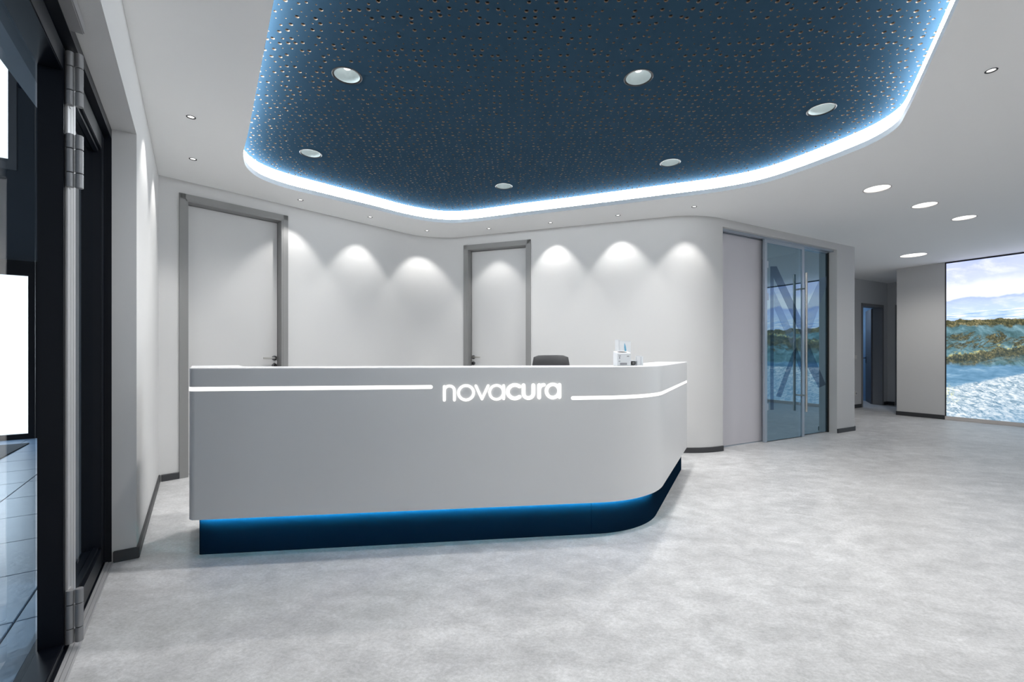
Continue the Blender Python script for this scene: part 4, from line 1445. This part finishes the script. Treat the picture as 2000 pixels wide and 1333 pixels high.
es = 5.5
LH = 5.8
HI_PANE = (-2.75, -1.69, 3.62, 5.62)
lw = MB()
lw.box(es, es + 0.15, -5.6, HI_PANE[0], 0, LH, LT)
lw.box(es, es + 0.15, -1.45, -0.33, 0, LH, LT)
lw.box(es, es + 0.15, HI_PANE[0], -1.45, 2.42, HI_PANE[2], LT)
lw.box(es, es + 0.15, HI_PANE[0], -1.45, HI_PANE[3], LH, LT)
lw.box(es, es + 0.15, HI_PANE[1], -1.45, HI_PANE[2], HI_PANE[3], LT)
lw.box(-5.0, es, -5.75, -5.6, 0, LH, LT)
tag(lw.build('wall_lobby', MAT['lobby_grey']), 'grey lobby end wall above and around the bright outer door', 'wall', kind='structure')
tag(MB().box(es - 0.06, es - 0.002, -1.68, -0.34, 4.75, LH - 0.01, LT).build('trim_2', MAT['lobby_blue']), 'dark blue board high on the lobby wall right of the bright pane', 'trim', kind='structure')
bo = MB(); bo.box(1.9, es - 0.01, -0.40, -0.33, 0.0, LH, LT)
tag(bo.build('wall_lobby_side', MAT['lobby_blue']), 'dark blue lobby side wall behind the entrance glazing', 'wall', kind='structure')
lc = MB(); lc.box(-5.0, es + 0.1, -5.6, -0.33, LH, LH + 0.1, LT)
tag(lc.build('ceiling_lobby', MAT['lobby_blue']), 'dark blue lobby ceiling', 'ceiling', kind='structure')
od = LT((es, -2.1, 0)); od = Vector((od.x, od.y, 0))
OD = lambda p: LT(p) - od
t = empty('outer_door', od, 'bright glazed outer door in a dark frame beyond the entrance glass', 'door')
fr = MB()
fr.box(es - 0.05, es + 0.03, -1.58, -1.452, 0.0, 2.41, OD); fr.box(es - 0.05, es + 0.03, -2.748, -2.62, 0.0, 2.41, OD)
fr.box(es - 0.05, es + 0.03, -2.62, -1.58, 2.21, 2.41, OD); fr.box(es - 0.05, es + 0.03, -2.62, -1.58, 0.0, 0.07, OD)
fr.build('door_frame', MAT['frame_navy'], t)
MB().box(es - 0.01, es + 0.01, -2.62, -1.58, 0.07, 2.21, OD).build('glass_pane', MAT['daylight'], t)
hw_ = LT((es, -2.2, 4.6))
t = empty('bright_pane', hw_, 'bright pane above the outer lobby door, standing in for a reflection', 'window', kind='structure')  # glowing pane made up for a bright patch taken as a reflection
OW = lambda p: LT(p) - hw_
fr = MB()
a, b, c, d = HI_PANE
fr.box(es - 0.03, es + 0.04, b - 0.08, b - 0.002, c + 0.002, d - 0.002, OW); fr.box(es - 0.03, es + 0.04, a + 0.002, a + 0.08, c + 0.002, d - 0.002, OW)
fr.box(es - 0.03, es + 0.04, a + 0.08, b - 0.08, d - 0.09, d - 0.002, OW); fr.box(es - 0.03, es + 0.04, a + 0.08, b - 0.08, c + 0.002, c + 0.14, OW)
fr.build('pane_frame', MAT['trim_white'], t)
MB().box(es, es + 0.01, a + 0.08, b - 0.08, c + 0.14, d - 0.09, OW).build('pane', MAT['daylight'], t)
# area light added at the outer door, standing in for daylight through its glass
ad = bpy.data.lights.new('lobby_daylight', 'AREA'); ad.shape = 'RECTANGLE'; ad.size = 1.0; ad.size_y = 2.0; ad.energy = 60; ad.color = (0.72, 0.86, 1.0)
ao = bpy.data.objects.new('lobby_daylight', ad); COL.objects.link(ao)
ap = LT((es - 0.12, -2.1, 1.2)); ao.location = ap
ao.rotation_euler = Vector((-l_dir.x, -l_dir.y, -0.25)).to_track_quat('-Z', 'Y').to_euler()
